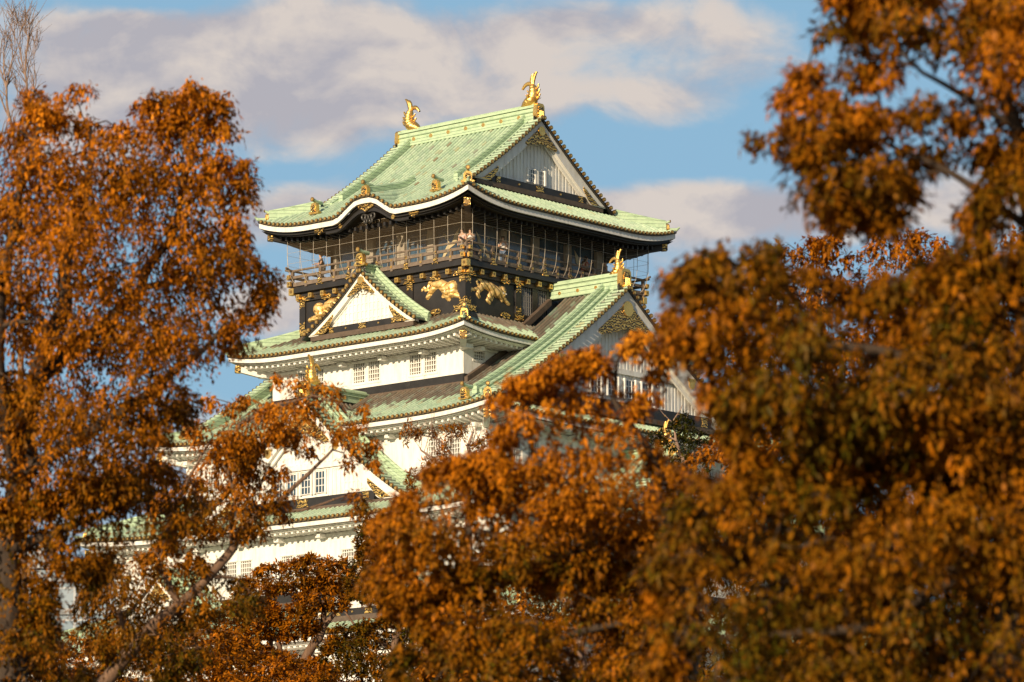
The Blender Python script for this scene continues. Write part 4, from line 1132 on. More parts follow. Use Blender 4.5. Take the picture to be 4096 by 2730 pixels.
def person(loc, face_dir, shirt, trousers, label, pose='lean', hair='short', cap=False, h=1.0, bag=None, group='visitors on the balcony'):
    """local axes: +x forward, +y left; z up; feet at 0"""
    e = empty('person', loc, label, 'person'); e['group'] = group
    e.rotation_euler = (0, 0, math.atan2(face_dir[1], face_dir[0])); e.scale = (h, h, h)
    V, E, Rr = [], [], []
    def v(p, r, par=None):
        V.append(p); Rr.append(r); i = len(V)-1
        if par is not None: E.append((par, i))
        return i
    lean = .10 if pose == 'lean' else 0.0
    pel = v((0, 0, .95), .135); ch = v((lean*.6, 0, 1.22), .14, pel); up = v((lean, 0, 1.40), .13, ch); nk = v((lean+.02, 0, 1.50), .055, up)
    hd = v((lean+.035, 0, 1.60), .085, nk); tp = v((lean+.03, 0, 1.70), .075, hd); ns = v((lean+.125, 0, 1.615), .014, hd)
    hands = []
    for sg in (-1, 1):
        sh = v((lean, sg*.19, 1.40), .062, up)
        if pose == 'raise' and sg == 1: el = v((lean+.16, sg*.27, 1.28), .045, sh); ha = v((lean+.40, sg*.22, 1.44), .032, el)
        elif pose in ('lean', 'phone'): el = v((lean+.08, sg*.25, 1.12), .045, sh); ha = v((lean+.32, sg*.12 if pose == 'phone' else sg*.2, 1.14 if pose == 'lean' else 1.30), .032, el)
        else: el = v((lean-.02, sg*.25, 1.12), .045, sh); ha = v((lean+.08, sg*.24, .88), .032, el)
        d = (Vector(V[ha])-Vector(V[el])).normalized(); pl = v(tuple(Vector(V[ha])+d*.07), .030, ha); q = Vector(V[pl])
        for k, (off, ln) in enumerate(((-.028, .065), (-.009, .078), (.010, .074), (.028, .058))):
            f1 = v(tuple(q+d*ln*.6+Vector((0, off, 0))), .009, pl); v(tuple(q+d*ln+Vector((0, off, -.015))), .008, f1)
        v(tuple(Vector(V[ha])+d*.05+Vector((0, -sg*.05, .01))), .010, ha); hands.append(V[pl])
        hp = v((0, sg*.09, .90), .095, pel); kn = v((.02, sg*.10, .50), .062, hp); an = v((0, sg*.10, .09), .042, kn); v((.14, sg*.11, .04), .036, an)
    skin_obj('body', V, E, Rr, 'skin', e)
    # clothing follows the same skeleton, slightly larger
    n = {'pel': V[pel], 'ch': V[ch], 'up': V[up]}
    sv, se, sr_ = [V[pel], V[ch], V[up]], [(0, 1), (1, 2)], [.155, .160, .145]
    for sg, off in ((-1, 0), (1, 1)):
        shv = (lean, sg*.19, 1.40); j = [p for p in V if abs(p[1]-sg*(.27 if (pose == 'raise' and sg == 1) else .25)) < 1e-6][0]
        sv.append(shv); sr_.append(.078); se.append((2, len(sv)-1)); mid = tuple((np.array(shv)+np.array(j))/2); sv.append(mid); sr_.append(.068); se.append((len(sv)-2, len(sv)-1))
    skin_obj('shirt', sv, se, sr_, shirt, e)
    tv, te, tr_ = [(0, 0, .95)], [], [.150]
    for sg in (-1, 1):
        a = len(tv); tv += [(0, sg*.09, .88), (.02, sg*.10, .50), (0, sg*.10, .14)]; tr_ += [.110, .080, .062]; te += [(0, a), (a, a+1), (a+1, a+2)]
    skin_obj('trousers', tv, te, tr_, trousers, e)
    hv = [(lean-.02, 0, 1.66), (lean+.02, 0, 1.735), (lean-.06, 0, 1.60)]; he = [(0, 1), (0, 2)]; hr = [.095, .075, .075]
    if hair == 'long': hv += [(lean-.09, 0, 1.48), (lean-.10, 0, 1.36)]; he += [(2, 3), (3, 4)]; hr += [.07, .05]
    skin_obj('hair', hv, he, hr, 'hair', e)
    if cap:
        c = MB(); c.tube([(lean+.02, 0, 1.70), (lean+.02, 0, 1.76), (lean+.02, 0, 1.80)], [.108, .095, .04], 12, 'cloth_black'); c.box('R', -.07, .07, lean+.09, lean+.21, 1.70, 1.715, 'cloth_black'); c.build('cap', e, smooth=False)
    if bag:
        c = MB(); c.tube([(-.02, .19, .95), (-.02, .20, 1.05), (-.01, .20, 1.14)], [.09, .11, .07], 8, bag); c.build('shoulder_bag', e)
    return e
FZ = 42.60
person((-4.72, -7.05, FZ), (-.6, -1), 'cloth_black', 'cloth_grey', 'dark-haired man in black leaning on the rail at the left end of the balcony', 'lean')
person((5.72, -7.05, FZ), (.1, -1), 'cloth_pink', 'cloth_grey', 'person in a pale pink top at the balcony corner, behind the corner post', 'stand', 'long')
person((6.02, -6.75, FZ), (.8, -1), 'cloth_white', 'cloth_black', 'dark-haired person in a white shirt standing in the near corner of the balcony', 'phone')
person((5.95, -3.95, FZ), (.7, -.7), 'cloth_white', 'cloth_blue', 'person in white shirt and pale trousers behind the rail right of the near corner', 'phone', 'short', bag='cloth_white')
person((5.95, 2.85, FZ), (1, .3), 'cloth_red', 'cloth_black', 'small child in red looking through the railing beside an adult in red', 'lean', 'short', h=.78)
person((5.75, 3.45, FZ), (.7, 1), 'cloth_red', 'cloth_black', 'adult in a red top raising one arm beside the railing', 'raise', 'long')
person((5.80, 5.05, FZ), (.3, 1), 'cloth_grey', 'cloth_black', 'man in a dark baseball cap and shirt near the far right end of the balcony', 'stand', 'short', cap=True, bag='cloth_white')
person((5.95, 5.85, FZ), (1, .2), 'cloth_black', 'cloth_black', 'short dark figure behind the railing beside the man with the cap', 'lean', 'short', h=.85)

# ================================================================== TREES
def at(px, py, d):
    """world point seen at photo pixel px,py at distance d along the view"""
    X, Y = px-2048, py-1365; x = cr*X+sr*Y; y = -sr*X+cr*Y
    return CAM+(FW+RT*x/FPX-UP*y/FPX)*d
def in_poly(P, poly):
    x, y = P[:, 0], P[:, 1]; ins = np.zeros(len(P), bool); n = len(poly)
    for i in range(n):
        x1, y1 = poly[i]; x2, y2 = poly[(i+1) % n]
        c = ((y1 > y) != (y2 > y)) & (x < (x2-x1)*(y-y1)/((y2-y1) if y2 != y1 else 1e-9)+x1); ins ^= c
    return ins
def edge_dist(P, poly):
    best = np.full(len(P), 1e9); n = len(poly)
    for i in range(n):
        a = np.array(poly[i], float); b = np.array(poly[(i+1) % n], float); ab = b-a
        t = np.clip(((P-a)@ab)/(ab@ab+1e-9), 0, 1); q = a+t[:, None]*ab; best = np.minimum(best, np.hypot(*(P-q).T))
    return best
def leaf_obj(name, C, AX, ln, wd, cv, bv, mat, parent, base, rng, OUT):
    """one mesh of many small pointed leaves: centre C, axis AX"""
    n = len(C); AX = AX/np.linalg.norm(AX, axis=1)[:, None]
    up = rng.normal(size=(n, 3))*.26+np.array([0, 0, 1.10])+OUT*.70
    sd_ = np.cross(AX, up); sd_ /= (np.linalg.norm(sd_, axis=1)[:, None]+1e-9)
    nr = np.cross(sd_, AX)
    L_ = (ln*(.55+.95*rng.random(n)**1.4))[:, None]; Wd = (wd*(.7+.6*rng.random(n)))[:, None]
    C = C-base
    v0 = C; v1 = C+AX*L_*.45+sd_*Wd*.5-nr*L_*.05; v2 = C+AX*L_-nr*L_*.12; v3 = C+AX*L_*.45-sd_*Wd*.5-nr*L_*.05
    V = np.stack([v0, v1, v2, v3], 1).reshape(-1, 3).astype(np.float32)
    me = bpy.data.meshes.new(name); me.vertices.add(4*n); me.vertices.foreach_set('co', V.ravel())
    me.loops.add(4*n); me.loops.foreach_set('vertex_index', np.arange(4*n, dtype=np.int32))
    me.polygons.add(n); me.polygons.foreach_set('loop_start', np.arange(0, 4*n, 4, dtype=np.int32)); me.polygons.foreach_set('loop_total', np.full(n, 4, dtype=np.int32))
    uvl = me.uv_layers.new(name='UVMap'); uv = np.stack([np.repeat(cv, 4), np.repeat(bv, 4)], 1).astype(np.float32); uvl.data.foreach_set('uv', uv.ravel())
    me.materials.append(MATS[mat]); me.update(calc_edges=True)
    o = bpy.data.objects.new(name, me); COL.objects.link(o); o.parent = parent; return o
def tree(name, label, d, polys, limbs, *, mat, bark, seed, holes=(), layers=2.0, grid=60, thick=2.0, rc=.42, nspray=9, nleaf=9, ln=.10, wd=.045, bias=0.0, zbias=0.0,
         base_px=None, ground=0.0, gap=.36, gscale=.0045, twigs=True, droop=.55, group='autumn trees around the castle', trunk_r=.22, cat='tree', sprayl=.28, flat=.55, sprigs=.9, forks=0):
    rng = np.random.default_rng(seed); pm = FPX/d
    # trunk foot
    bx, by = base_px; foot = at(bx, by, d); foot[2] = ground
    if name == 'evergreen_tree': group, cat = 'evergreen trees at the castle foot', 'evergreen tree'
    e = empty(name, tuple(foot), label, cat, group)
    cl = []
    for poly in polys:
        xs = [p[0] for p in poly]; ys = [p[1] for p in poly]
        n = int((max(xs)-min(xs))*(max(ys)-min(ys))/grid**2*layers)
        P = np.stack([rng.uniform(min(xs), max(xs), n), rng.uniform(min(ys), max(ys), n)], 1)
        P = P[in_poly(P, poly)]
        for h in holes:
            if len(P): P = P[~in_poly(P, h)]
        if not len(P): continue
        ed = edge_dist(P, poly)/pm
        th = np.minimum(thick*1.35, ed*1.5+.25); front = rng.random(len(P)) < .5
        # an open outer shell of leaf pads in front of a denser inner layer that it shades
        off = np.where(front, rng.uniform(-1, -.35, len(P)), rng.uniform(.1, 1, len(P)))*th
        for (px, py), o, e_, fr_ in zip(P, off, ed, front):
            g_ = mnoise.noise(Vector((px*gscale, py*gscale*1.35, o*.45+seed*7.3)))*.5+.5
            if g_ < (gap+.09 if fr_ else gap-.05): continue
            cl.append((at(px, py, d+o), g_, min(1.0, max(.34, 1.2*e_/rc))*(.65+.7*rng.random()), mnoise.noise(Vector((px*gscale*.8+31, py*gscale*.8, o*.6)))*.7+.5))
        # ragged sprigs standing out past the outline
        nb = len(poly)
        for i in range(nb):
            a_, b_ = np.array(poly[i], float), np.array(poly[(i+1) % nb], float); L_ = np.hypot(*(b_-a_)); nrm = np.array([b_[1]-a_[1], a_[0]-b_[0]])/(L_+1e-9)
            if not in_poly(np.array([(a_+b_)/2-nrm*6]), poly)[0]: nrm = -nrm
            for q in range(int(L_/grid*sprigs)):
                P2 = a_+(b_-a_)*rng.random()+nrm*rng.uniform(-.3, .28)*rc*pm
                cl.append((at(P2[0], P2[1], d+rng.uniform(-.4, .4)*min(1, thick)), .6, rng.uniform(.20, .36), rng.random()))
    # wood
    wb = MB(); nodes = []
    def add_limb(pts, r0, r1):
        W_ = [Vector(p)-Vector(foot) for p in pts]; fine_ = []
        for i in range(len(W_)-1):
            for j in range(4):
                t = j/4; p = W_[i].lerp(W_[i+1], t); q = mnoise.noise_vector(p*1.3)*(.12*(r0+.05)/.2); fine_.append(p+q)
        fine_.append(W_[-1]); m_ = len(fine_)
        wb.tube(fine_, [lerp(r0, r1, i/(m_-1)) for i in range(m_)], 8, bark)
        for i, p in enumerate(fine_): nodes.append((np.array(p), lerp(r0, r1, i/(m_-1))))
    for (pl, r0, r1) in limbs:
        pts = [at(q[0], q[1], d+(q[2] if len(q) > 2 else 0)) if len(q) < 4 else foot for q in pl]; add_limb(pts, r0, r1)
    fp = limbs[0][0][0]; t0 = at(fp[0], fp[1], d+(fp[2] if len(fp) > 2 else 0))
    add_limb([foot+np.array([0, 0, -.2]), foot+(t0-foot)*.5+np.array([.15, .1, 0]), t0], trunk_r*1.25, limbs[0][1])
    for q in range(forks):
        p, r = nodes[rng.integers(0, len(nodes))]
        if p[2] < .55*max(n_[0][2] for n_ in nodes): continue
        dr = np.array([rng.normal()*.35, rng.normal()*.35, 1.0]); dr /= np.linalg.norm(dr); ln_ = rng.uniform(.35, 1.1)
        p1 = p+dr*ln_*.5+rng.normal(size=3)*.04; p2 = p1+(dr+rng.normal(size=3)*.25)*ln_*.5
        wb.tube([p, p1, p2], [min(r*.6, .014), .009, .004], 5, bark, caps=False)
        p3 = p1+(dr+rng.normal(size=3)*.5)*ln_*.4; wb.tube([p1, p3], [.007, .003], 4, bark, caps=False)
    NP_ = np.array([q[0] for q in nodes]); NR = [q[1] for q in nodes]
    cpos = np.array([c[0]-foot for c in cl]) if cl else np.zeros((0, 3))
    if twigs and len(cpos):
        dist = np.min(np.linalg.norm(cpos[:, None, :]-NP_[None, ::2, :], axis=2), axis=1); order = np.argsort(dist)
        cap_ = len(NP_)+len(order)*2; NA = np.zeros((cap_, 3)); NA[:len(NP_)] = NP_; cnt = len(NP_); NRr = NR[:]
        for k_, i in enumerate(order):
            c = cpos[i]; dd = np.linalg.norm(NA[:cnt]-c, axis=1)+np.clip(NA[:cnt, 2]-c[2], 0, None)*.6; j = int(np.argmin(dd)); p = NA[j]
            if dd[j] > 3.2: continue
            r0 = min(NRr[j]*.72, .05); r0 = max(r0, .012); mid = (p+c)/2+rng.normal(size=3)*.10*min(1.0, dd[j])+np.array([0, 0, .06*dd[j]])
            wb.tube([p, mid, c], [r0, r0*.8, max(.006, r0*.5)], 5, bark, caps=False)
            NA[cnt] = mid; NA[cnt+1] = c; cnt += 2; NRr += [r0*.8, max(.010, r0*.5)]
    wb.build('trunk', e, smooth=True)
    if not len(cpos): return e
    # leaves, hung in sprays
    nc = len(cl); S = nspray; Lf = nleaf
    cc = np.repeat(np.array([c[0] for c in cl]), S, 0); n = len(cc); ck = np.repeat(np.array([c[2] for c in cl]), S)
    u = rng.normal(size=(n, 3)); u /= np.linalg.norm(u, axis=1)[:, None]; rad = rc*ck*(.45+.65*rng.random(n)**.5)
    sp = cc+u*rad[:, None]*np.array([1, 1, flat])
    ax = u*np.array([1, 1, .35])+rng.normal(size=(n, 3))*.35+np.array([0, 0, -droop]); ax /= np.linalg.norm(ax, axis=1)[:, None]
    ccol = np.repeat(np.clip(.45*rng.random(nc)+.9*np.array([c[3] for c in cl])-.18, 0, 1), S); scol = rng.random(n)
    t = np.tile(np.linspace(0, 1, Lf), n)
    SP, AXs = np.repeat(sp, Lf, 0), np.repeat(ax, Lf, 0); m_ = len(SP)
    kk = np.clip(np.repeat(ck, Lf)*1.2, .45, 1)
    pos = SP+AXs*(t*sprayl*kk)[:, None]+rng.normal(size=(m_, 3))*.035; pos[:, 2] -= (t**2)*sprayl*.25
    la = AXs+rng.normal(size=(m_, 3))*.55+np.array([0, 0, -droop*.5])
    zz = (pos[:, 2]-foot[2]); zr = (zz-zz.min())/(zz.max()-zz.min()+1e-6)-.5
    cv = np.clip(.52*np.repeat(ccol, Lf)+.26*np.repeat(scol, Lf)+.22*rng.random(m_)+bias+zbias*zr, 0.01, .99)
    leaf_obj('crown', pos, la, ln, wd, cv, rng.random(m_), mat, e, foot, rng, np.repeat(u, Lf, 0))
    return e

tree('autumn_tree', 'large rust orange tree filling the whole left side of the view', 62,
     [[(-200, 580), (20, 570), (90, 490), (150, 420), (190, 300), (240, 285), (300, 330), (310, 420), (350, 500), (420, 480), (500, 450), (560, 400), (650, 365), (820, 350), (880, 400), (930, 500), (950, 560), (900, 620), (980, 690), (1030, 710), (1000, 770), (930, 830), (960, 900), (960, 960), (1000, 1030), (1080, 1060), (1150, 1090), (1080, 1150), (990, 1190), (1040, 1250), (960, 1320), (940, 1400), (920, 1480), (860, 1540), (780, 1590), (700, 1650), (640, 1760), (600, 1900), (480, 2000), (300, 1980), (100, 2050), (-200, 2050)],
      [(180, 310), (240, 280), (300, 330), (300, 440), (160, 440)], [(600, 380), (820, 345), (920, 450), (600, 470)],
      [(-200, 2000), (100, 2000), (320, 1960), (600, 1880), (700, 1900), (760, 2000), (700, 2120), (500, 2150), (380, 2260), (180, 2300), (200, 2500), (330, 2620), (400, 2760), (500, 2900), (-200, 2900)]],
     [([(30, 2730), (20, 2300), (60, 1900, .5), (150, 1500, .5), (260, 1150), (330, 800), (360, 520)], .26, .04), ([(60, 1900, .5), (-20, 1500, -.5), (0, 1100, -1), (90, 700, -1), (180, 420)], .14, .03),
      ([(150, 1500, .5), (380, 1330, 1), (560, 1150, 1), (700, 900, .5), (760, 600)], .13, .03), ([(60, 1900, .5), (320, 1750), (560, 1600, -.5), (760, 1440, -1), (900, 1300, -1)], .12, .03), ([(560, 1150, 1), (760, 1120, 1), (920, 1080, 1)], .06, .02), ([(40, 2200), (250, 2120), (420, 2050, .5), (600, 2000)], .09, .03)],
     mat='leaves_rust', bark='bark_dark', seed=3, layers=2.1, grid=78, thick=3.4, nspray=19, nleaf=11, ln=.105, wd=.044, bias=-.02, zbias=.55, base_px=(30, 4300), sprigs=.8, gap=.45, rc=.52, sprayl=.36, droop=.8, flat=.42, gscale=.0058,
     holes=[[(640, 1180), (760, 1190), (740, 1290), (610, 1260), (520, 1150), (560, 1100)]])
tree('autumn_tree', 'autumn tree whose long forked limb rises in front of the lower left castle gable', 76,
     [[(640, 1900), (720, 1780), (800, 1660), (850, 1560), (960, 1610), (1060, 1560), (1140, 1500), (1230, 1500), (1290, 1550), (1420, 1580), (1450, 1660), (1400, 1760), (1330, 1730), (1230, 1790), (1150, 1760), (1080, 1760), (1000, 1800), (960, 1860), (1080, 1850), (1160, 1930), (1150, 2000), (1080, 2080), (1000, 2140), (900, 2100), (820, 2150), (780, 2250), (680, 2200), (600, 2050)],
      [(1380, 1760), (1480, 1730), (1500, 1830), (1420, 1860)], [(1370, 1990), (1450, 1970), (1460, 2030), (1390, 2040)],
      [(420, 2260), (600, 2180), (800, 2230), (950, 2300), (1050, 2400), (960, 2450), (840, 2440), (760, 2500), (820, 2600), (700, 2740), (560, 2700), (400, 2600), (300, 2420)]],
     [([(400, 2740), (520, 2600), (627, 2488), (723, 2427), (827, 2331), (923, 2201), (958, 2131), (1045, 2053), (1114, 2009), (1245, 1887), (1330, 1800)], .15, .025), ([(923, 2201), (930, 2080), (945, 1990), (900, 1850), (960, 1700), (1100, 1620), (1250, 1580), (1400, 1640)], .055, .015),
      ([(723, 2427), (640, 2280), (680, 2080), (760, 1900), (850, 1750)], .07, .015), ([(1045, 2053), (1200, 2040), (1310, 2010), (1400, 1980)], .03, .012), ([(520, 2600), (480, 2450), (520, 2300)], .06, .02)],
     mat='leaves_rust', bark='bark_brown', seed=8, layers=1.8, grid=62, thick=1.9, nspray=14, nleaf=9, ln=.11, wd=.046, bias=-.06, zbias=.75, base_px=(330, 4400), gap=.40, rc=.42, sprayl=.32, droop=.75, flat=.42, gscale=.0065)
tree('bare_tree', 'leafless pale tree rising beside the top of the large left tree', 115, [],
     [([(75, 900), (70, 650), (40, 480), (20, 350), (12, 200)], .07, .012), ([(70, 650), (115, 450), (95, 300), (110, 150), (118, 80)], .055, .008), ([(20, 350), (50, 230), (45, 110)], .03, .006), ([(95, 300), (75, 180), (50, 120)], .02, .006), ([(115, 450), (140, 330), (135, 200)], .02, .005), ([(40, 480), (-20, 330), (-25, 150)], .03, .008),
      ([(20, 350), (0, 260), (5, 170)], .02, .005), ([(110, 150), (95, 110), (60, 95)], .012, .004), ([(95, 300), (120, 230), (150, 180)], .012, .004), ([(50, 230), (80, 170), (85, 100)], .014, .004), ([(12, 200), (30, 150), (25, 90)], .012, .004), ([(70, 650), (20, 600), (-20, 500)], .02, .006), ([(115, 450), (70, 390), (60, 300)], .015, .005)],
     mat='leaves_rust', bark='bark_pale', seed=5, base_px=(70, 4200), twigs=False, forks=260, trunk_r=.16, cat='bare tree', group='leafless trees')
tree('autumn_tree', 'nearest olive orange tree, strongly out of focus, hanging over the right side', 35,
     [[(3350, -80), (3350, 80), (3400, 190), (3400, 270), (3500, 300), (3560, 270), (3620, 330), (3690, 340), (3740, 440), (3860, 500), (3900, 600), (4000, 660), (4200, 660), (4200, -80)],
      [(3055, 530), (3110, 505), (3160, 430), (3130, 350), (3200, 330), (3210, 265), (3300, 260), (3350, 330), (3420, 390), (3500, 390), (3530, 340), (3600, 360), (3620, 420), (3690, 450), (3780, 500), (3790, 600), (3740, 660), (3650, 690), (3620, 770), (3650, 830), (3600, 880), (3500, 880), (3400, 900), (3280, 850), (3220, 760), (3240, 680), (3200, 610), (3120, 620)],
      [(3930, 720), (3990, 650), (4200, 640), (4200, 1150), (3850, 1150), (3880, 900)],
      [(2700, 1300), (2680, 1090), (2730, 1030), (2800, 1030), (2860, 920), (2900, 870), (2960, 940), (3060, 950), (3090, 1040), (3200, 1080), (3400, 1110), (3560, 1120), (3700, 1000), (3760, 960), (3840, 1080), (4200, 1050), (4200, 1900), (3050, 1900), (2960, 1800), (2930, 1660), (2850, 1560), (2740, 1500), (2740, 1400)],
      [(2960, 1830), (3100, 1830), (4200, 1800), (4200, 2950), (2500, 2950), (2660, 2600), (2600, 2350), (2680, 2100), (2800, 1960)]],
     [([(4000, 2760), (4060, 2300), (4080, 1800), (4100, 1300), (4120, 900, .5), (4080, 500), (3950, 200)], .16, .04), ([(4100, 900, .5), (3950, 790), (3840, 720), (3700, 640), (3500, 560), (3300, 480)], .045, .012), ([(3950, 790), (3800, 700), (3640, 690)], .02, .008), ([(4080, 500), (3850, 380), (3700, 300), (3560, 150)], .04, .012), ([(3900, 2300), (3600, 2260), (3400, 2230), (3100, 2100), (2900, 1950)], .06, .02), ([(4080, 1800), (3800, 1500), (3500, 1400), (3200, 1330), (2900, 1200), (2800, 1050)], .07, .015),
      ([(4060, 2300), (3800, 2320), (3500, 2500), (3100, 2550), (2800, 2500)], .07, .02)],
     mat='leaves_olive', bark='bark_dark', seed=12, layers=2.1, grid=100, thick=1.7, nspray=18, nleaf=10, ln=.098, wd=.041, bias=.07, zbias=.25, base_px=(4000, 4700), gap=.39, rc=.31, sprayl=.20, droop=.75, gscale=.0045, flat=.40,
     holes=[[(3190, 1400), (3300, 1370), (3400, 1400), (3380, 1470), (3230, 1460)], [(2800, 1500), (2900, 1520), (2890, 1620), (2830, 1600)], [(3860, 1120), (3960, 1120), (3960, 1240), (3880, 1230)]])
tree('autumn_tree', 'bright orange tree behind the nearest right tree, its rounded top against the sky', 88,
     [[(2820, 1250), (2960, 1040), (3100, 1000), (3240, 955), (3380, 925), (3440, 1010), (3520, 960), (3620, 920), (3720, 950), (3830, 1010), (3880, 1250), (3900, 2100), (3200, 2300), (2760, 2200), (2700, 1900), (2900, 1700), (2860, 1450)],
      [(2600, 2200), (3900, 2000), (4200, 2000), (4200, 2900), (2500, 2900)], [(3800, 1000), (4200, 900), (4200, 2100), (3850, 2100)]],
     [([(3400, 2740), (3380, 2200), (3350, 1800), (3300, 1400), (3250, 1100)], .2, .04), ([(3350, 1800), (3550, 1500), (3650, 1200), (3640, 1000)], .1, .03), ([(3350, 1800), (3100, 1500), (3000, 1250)], .09, .03), ([(3380, 2200), (3700, 2000), (3900, 1700)], .1, .03), ([(3400, 2500), (3000, 2350), (2800, 2250)], .1, .03)],
     mat='leaves_orange', bark='bark_dark', seed=21, layers=1.9, grid=64, thick=2.6, nspray=11, nleaf=8, ln=.15, wd=.065, bias=-.12, zbias=.3, base_px=(3400, 4400), gap=.36, rc=.45, sprayl=.3)
tree('autumn_tree', 'glowing orange tree before the castle centre, reaching up over the great right gable', 49,
     [[(2010, 1760), (1985, 1660), (2050, 1530), (2140, 1460), (2240, 1400), (2320, 1430), (2420, 1350), (2520, 1335), (2640, 1345), (2700, 1440), (2640, 1530), (2640, 1600), (2560, 1620), (2540, 1700), (2600, 1760), (2720, 1850), (2740, 2200), (2620, 2300), (2000, 2300), (1620, 2420), (1510, 2440), (1495, 2300), (1530, 2060), (1610, 1990), (1640, 1890), (1760, 1850), (1880, 1800)],
      [(1620, 2420), (2000, 2260), (2700, 2260), (2760, 2500), (2700, 2950), (1660, 2950), (1560, 2620), (1720, 2520)]],
     [([(2760, 2760), (2760, 2500), (2720, 2330), (2640, 2260), (2560, 2190), (2440, 2150), (2330, 2150), (2250, 2200), (2100, 2180), (1900, 2130), (1700, 2100)], .16, .03), ([(2720, 2330), (2680, 2200), (2620, 2050), (2600, 1960), (2640, 1880), (2560, 1750), (2450, 1600), (2480, 1420)], .10, .02), ([(2440, 2150), (2300, 2000), (2150, 1850), (2080, 1650), (2200, 1480)], .06, .015), ([(2250, 2200), (2000, 2350), (1750, 2330)], .05, .015), ([(2760, 2500), (2500, 2480), (2200, 2560), (1900, 2600)], .07, .02)],
     mat='leaves_orange', bark='bark_dark', seed=31, layers=2.3, grid=84, thick=2.3, nspray=18, nleaf=10, ln=.095, wd=.042, bias=-.06, zbias=.85, base_px=(2780, 4500), gap=.375, rc=.38, flat=.40, sprayl=.20, droop=.75, gscale=.0042,
     holes=[[(2150, 1640), (2300, 1650), (2440, 1690), (2460, 1740), (2300, 1770), (2110, 1730)], [(2420, 1480), (2560, 1470), (2620, 1520), (2520, 1560), (2470, 1630), (2390, 1630), (2380, 1560)], [(1730, 2160), (1770, 2170), (1760, 2200), (1735, 2195)]])
T_ = 9.9
tree('autumn_tree', 'small sharp orange tree with bare curved trunks in front of the lower castle wall', 150,
     [[(960, 2340), (1050, 2265), (1130, 2255), (1200, 2235), (1260, 2225), (1330, 2240), (1390, 2260), (1400, 2330), (1360, 2350), (1280, 2330), (1180, 2340), (1100, 2370), (1000, 2420), (930, 2400)], [(1170, 2350), (1280, 2330), (1400, 2370), (1390, 2420), (1300, 2430), (1200, 2450)],
      [(880, 2440), (960, 2390), (1080, 2400), (1110, 2470), (1080, 2560), (960, 2600), (850, 2560)], [(820, 2620), (1000, 2580), (1150, 2620), (1300, 2640), (1320, 2900), (780, 2900)], [(1080, 2440), (1260, 2440), (1270, 2530), (1120, 2560)]],
     [([(1222, 2740), (1215, 2668), (1237, 2624), (1277, 2564), (1296, 2513), (1296, 2446), (1292, 2372), (1270, 2290)], .24, .05), ([(1296, 2513), (1340, 2446), (1392, 2402)], .12, .03), ([(1296, 2420), (1237, 2394), (1192, 2372), (1120, 2320)], .09, .03), ([(1222, 2740), (1150, 2740), (1122, 2650), (1107, 2564), (1126, 2520), (1110, 2440)], .17, .05), ([(1107, 2564), (1060, 2520), (1000, 2470), (960, 2440)], .1, .03), ([(1122, 2650), (1080, 2600), (1085, 2540), (1060, 2500)], .12, .04), ([(1277, 2564), (1330, 2580), (1380, 2570)], .07, .02)],
     mat='leaves_orange', bark='bark_brown', seed=41, layers=1.7, grid=22, thick=1.8, nspray=8, nleaf=8, ln=.16, wd=.075, bias=-.05, base_px=(1200, 3300), ground=T_, gap=.36, rc=.32, sprayl=.2, droop=.05, gscale=.016, flat=.5)
tree('evergreen_tree', 'bushy green and brown tree directly right of the small sharp orange tree', 146,
     [[(1435, 2150), (1460, 2080), (1530, 2110), (1570, 2200), (1620, 2300), (1700, 2350), (1820, 2500), (1850, 2900), (1230, 2900), (1300, 2600), (1330, 2520), (1470, 2490), (1560, 2470), (1510, 2400), (1400, 2385), (1385, 2300), (1440, 2240)]],
     [([(1600, 2740), (1580, 2600), (1600, 2500), (1570, 2350), (1500, 2200)], .2, .05), ([(1600, 2500), (1700, 2450), (1760, 2440)], .08, .03), ([(1580, 2600), (1450, 2540), (1380, 2450)], .09, .03), ([(1570, 2350), (1480, 2330), (1430, 2290)], .06, .02)],
     mat='leaves_olive', bark='bark_brown', seed=44, layers=1.9, grid=22, thick=2.4, nspray=7, nleaf=7, ln=.17, wd=.08, bias=-.04, base_px=(1600, 3300), ground=T_, gap=.39, rc=.32, sprayl=.2, droop=.1, gscale=.014)
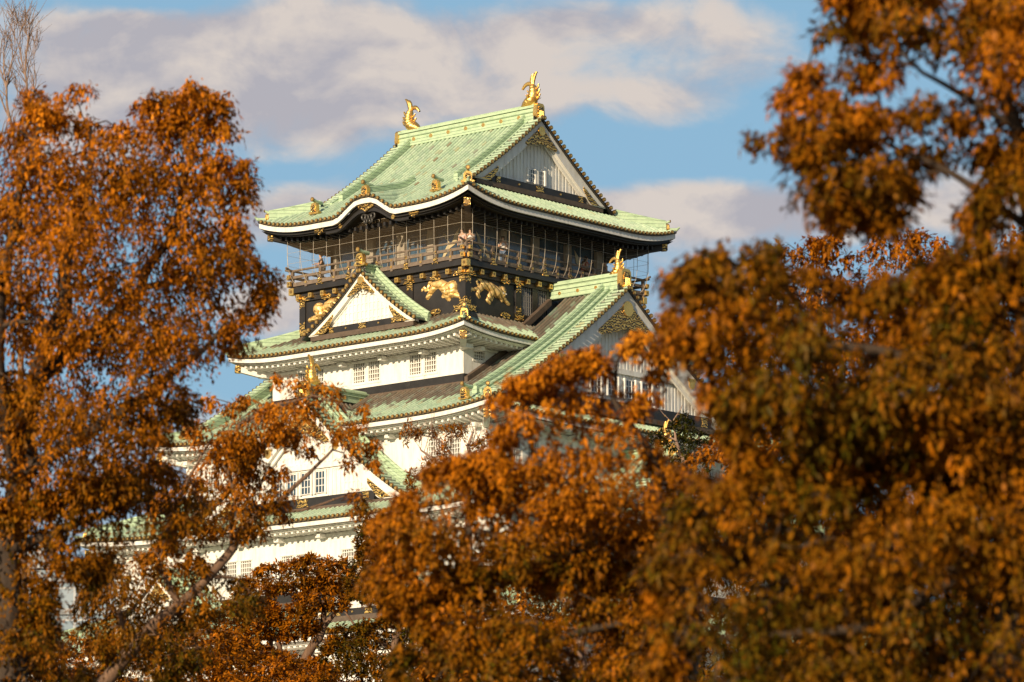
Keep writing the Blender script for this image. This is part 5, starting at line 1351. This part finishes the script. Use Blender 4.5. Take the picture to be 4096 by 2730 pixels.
tree('autumn_tree', 'thin sparse tree with few leaf tufts against the white wall near the centre', 152,
     [[(1605, 1720), (1640, 1695), (1690, 1720), (1670, 1750), (1620, 1750)], [(1725, 1720), (1770, 1695), (1815, 1700), (1800, 1760), (1800, 1790), (1760, 1770), (1740, 1745)], [(1810, 1720), (1850, 1705), (1870, 1735), (1840, 1755)], [(1865, 1705), (1885, 1705), (1880, 1725)], [(1730, 1830), (1770, 1800), (1790, 1840), (1750, 1865), (1690, 1850)], [(1935, 1745), (1990, 1730), (1985, 1770), (1950, 1765)], [(1880, 1780), (1930, 1750), (1930, 1790), (1890, 1800)],
      [(1630, 1900), (1680, 1870), (1720, 1900), (1750, 1960), (1650, 1980)], [(1820, 1850), (1870, 1830), (1960, 1850), (1950, 1960), (1820, 1950)]],
     [([(1870, 2100), (1860, 2000), (1880, 1900), (1880, 1850), (1870, 1790), (1885, 1740), (1890, 1715)], .16, .02), ([(1860, 2000), (1815, 1830), (1780, 1785), (1745, 1755), (1700, 1745), (1655, 1735)], .07, .012), ([(1860, 2000), (1770, 1860), (1720, 1830), (1680, 1800), (1675, 1785)], .09, .015), ([(1870, 1790), (1900, 1770), (1950, 1765), (2000, 1775)], .03, .01), ([(1780, 1785), (1800, 1750), (1830, 1735)], .03, .01), ([(1745, 1845), (1750, 1800), (1740, 1780)], .03, .01), ([(1745, 1755), (1730, 1735), (1725, 1712)], .02, .008)],
     mat='leaves_olive', bark='bark_pale', seed=47, layers=.9, grid=16, thick=.8, nspray=5, nleaf=6, ln=.17, wd=.05, bias=.22, base_px=(1870, 3300), ground=T_, gap=.40, rc=.22, sprayl=.24, droop=.1, gscale=.02, flat=.85, sprigs=.8, forks=60)
tree('evergreen_tree', 'sparse dark green tree with bare twigs below the foot of the great right gable', 155,
     [[(2650, 1750), (2700, 1690), (2740, 1650), (2770, 1700), (2830, 1750), (2830, 1900), (2760, 1960), (2690, 1880)], [(2590, 1740), (2640, 1720), (2650, 1760), (2600, 1770)]],
     [([(2760, 2300), (2760, 2000), (2740, 1850), (2700, 1760), (2690, 1690), (2730, 1620)], .12, .015), ([(2700, 1760), (2650, 1740), (2590, 1740)], .04, .012), ([(2690, 1690), (2660, 1660), (2640, 1640)], .02, .008), ([(2740, 1850), (2790, 1790), (2800, 1720)], .04, .01), ([(2690, 1720), (2740, 1690), (2760, 1630)], .02, .008)],
     mat='leaves_green', bark='bark_pale', seed=49, layers=1.1, grid=18, thick=1.0, nspray=6, nleaf=6, ln=.15, wd=.07, bias=.0, base_px=(2760, 3300), ground=T_, gap=.42, rc=.26, sprayl=.2, droop=.1, gscale=.02)
tree('autumn_tree', 'orange and green tree with a thick pale trunk, seen under the glowing central tree', 112,
     [[(1750, 2350), (1950, 2200), (2200, 2120), (2500, 2120), (2760, 2180), (2800, 2900), (1650, 2900), (1700, 2550)]],
     [([(2300, 2745), (2305, 2640), (2330, 2540), (2320, 2440), (2280, 2330)], .24, .10), ([(2330, 2540), (2365, 2520), (2400, 2500)], .09, .06), ([(2320, 2440), (2450, 2330), (2550, 2250)], .1, .03), ([(2320, 2440), (2150, 2330), (2000, 2300)], .1, .03)],
     mat='leaves_rust', bark='bark_pale', seed=51, layers=1.9, grid=34, thick=2.2, nspray=7, nleaf=8, ln=.15, wd=.065, bias=.0, base_px=(2300, 4300), gap=.40, rc=.38, sprayl=.25, droop=.3, gscale=.009,
     holes=[[(2250, 2460), (2420, 2460), (2420, 2560), (2340, 2640), (2250, 2640)]])
tree('autumn_tree', 'rusty low tree at the castle foot, left of the small sharp orange tree', 140,
     [[(420, 2560), (600, 2520), (780, 2470), (930, 2540), (1060, 2600), (1200, 2640), (1330, 2680), (1380, 2900), (380, 2900)], [(-100, 2500), (250, 2520), (420, 2600), (420, 2900), (-100, 2900)]],
     [([(700, 2780), (700, 2680), (680, 2600), (720, 2540)], .16, .05), ([(680, 2600), (560, 2580), (480, 2600)], .06, .03), ([(700, 2680), (850, 2600), (930, 2580)], .06, .03), ([(700, 2760), (400, 2700), (200, 2620)], .08, .03)],
     mat='leaves_rust', bark='bark_brown', seed=55, layers=1.7, grid=26, thick=2.2, nspray=7, nleaf=7, ln=.17, wd=.08, bias=.05, base_px=(700, 3300), ground=T_, gap=.38, rc=.34, sprayl=.22, droop=.2, gscale=.012)

# ------------------------------------------------------------------ far office block behind the trees on the left
ob = empty('office_building', tuple(at(120, 4050, 430)*np.array([1, 1, 0])), 'grey blue glass office block glimpsed through the leaves at the far left', 'office building')
bc = np.array(ob.location); dirr = RT.copy(); dirr[2] = 0; dirr /= np.linalg.norm(dirr); bk = np.array([FW[0], FW[1], 0]); bk /= np.linalg.norm(bk)
def obox(mb, x0, x1, y0, y1, z0, z1, mat):
    mb.hexa([tuple(dirr*x+bk*y+np.array([0, 0, z])) for z in (z0, z1) for x, y in ((x0, y0), (x1, y0), (x1, y1), (x0, y1))], mat)
w = MB(); obox(w, -17, 9, .3, 22, 0, 52.6, 'office_glass'); w.build('glass_wall', ob)
w = MB()
for i in range(14): obox(w, -17.2, 9.2, 0, 22.2, 3+i*3.7, 3.7+i*3.7, 'concrete')
w.build('floor_band', ob)
w = MB(); obox(w, -17.4, 9.4, -.2, 22.4, 52.61, 53.6, 'concrete'); obox(w, -8, 0, 6, 14, 53.61, 56, 'concrete'); w.build('roof', ob)
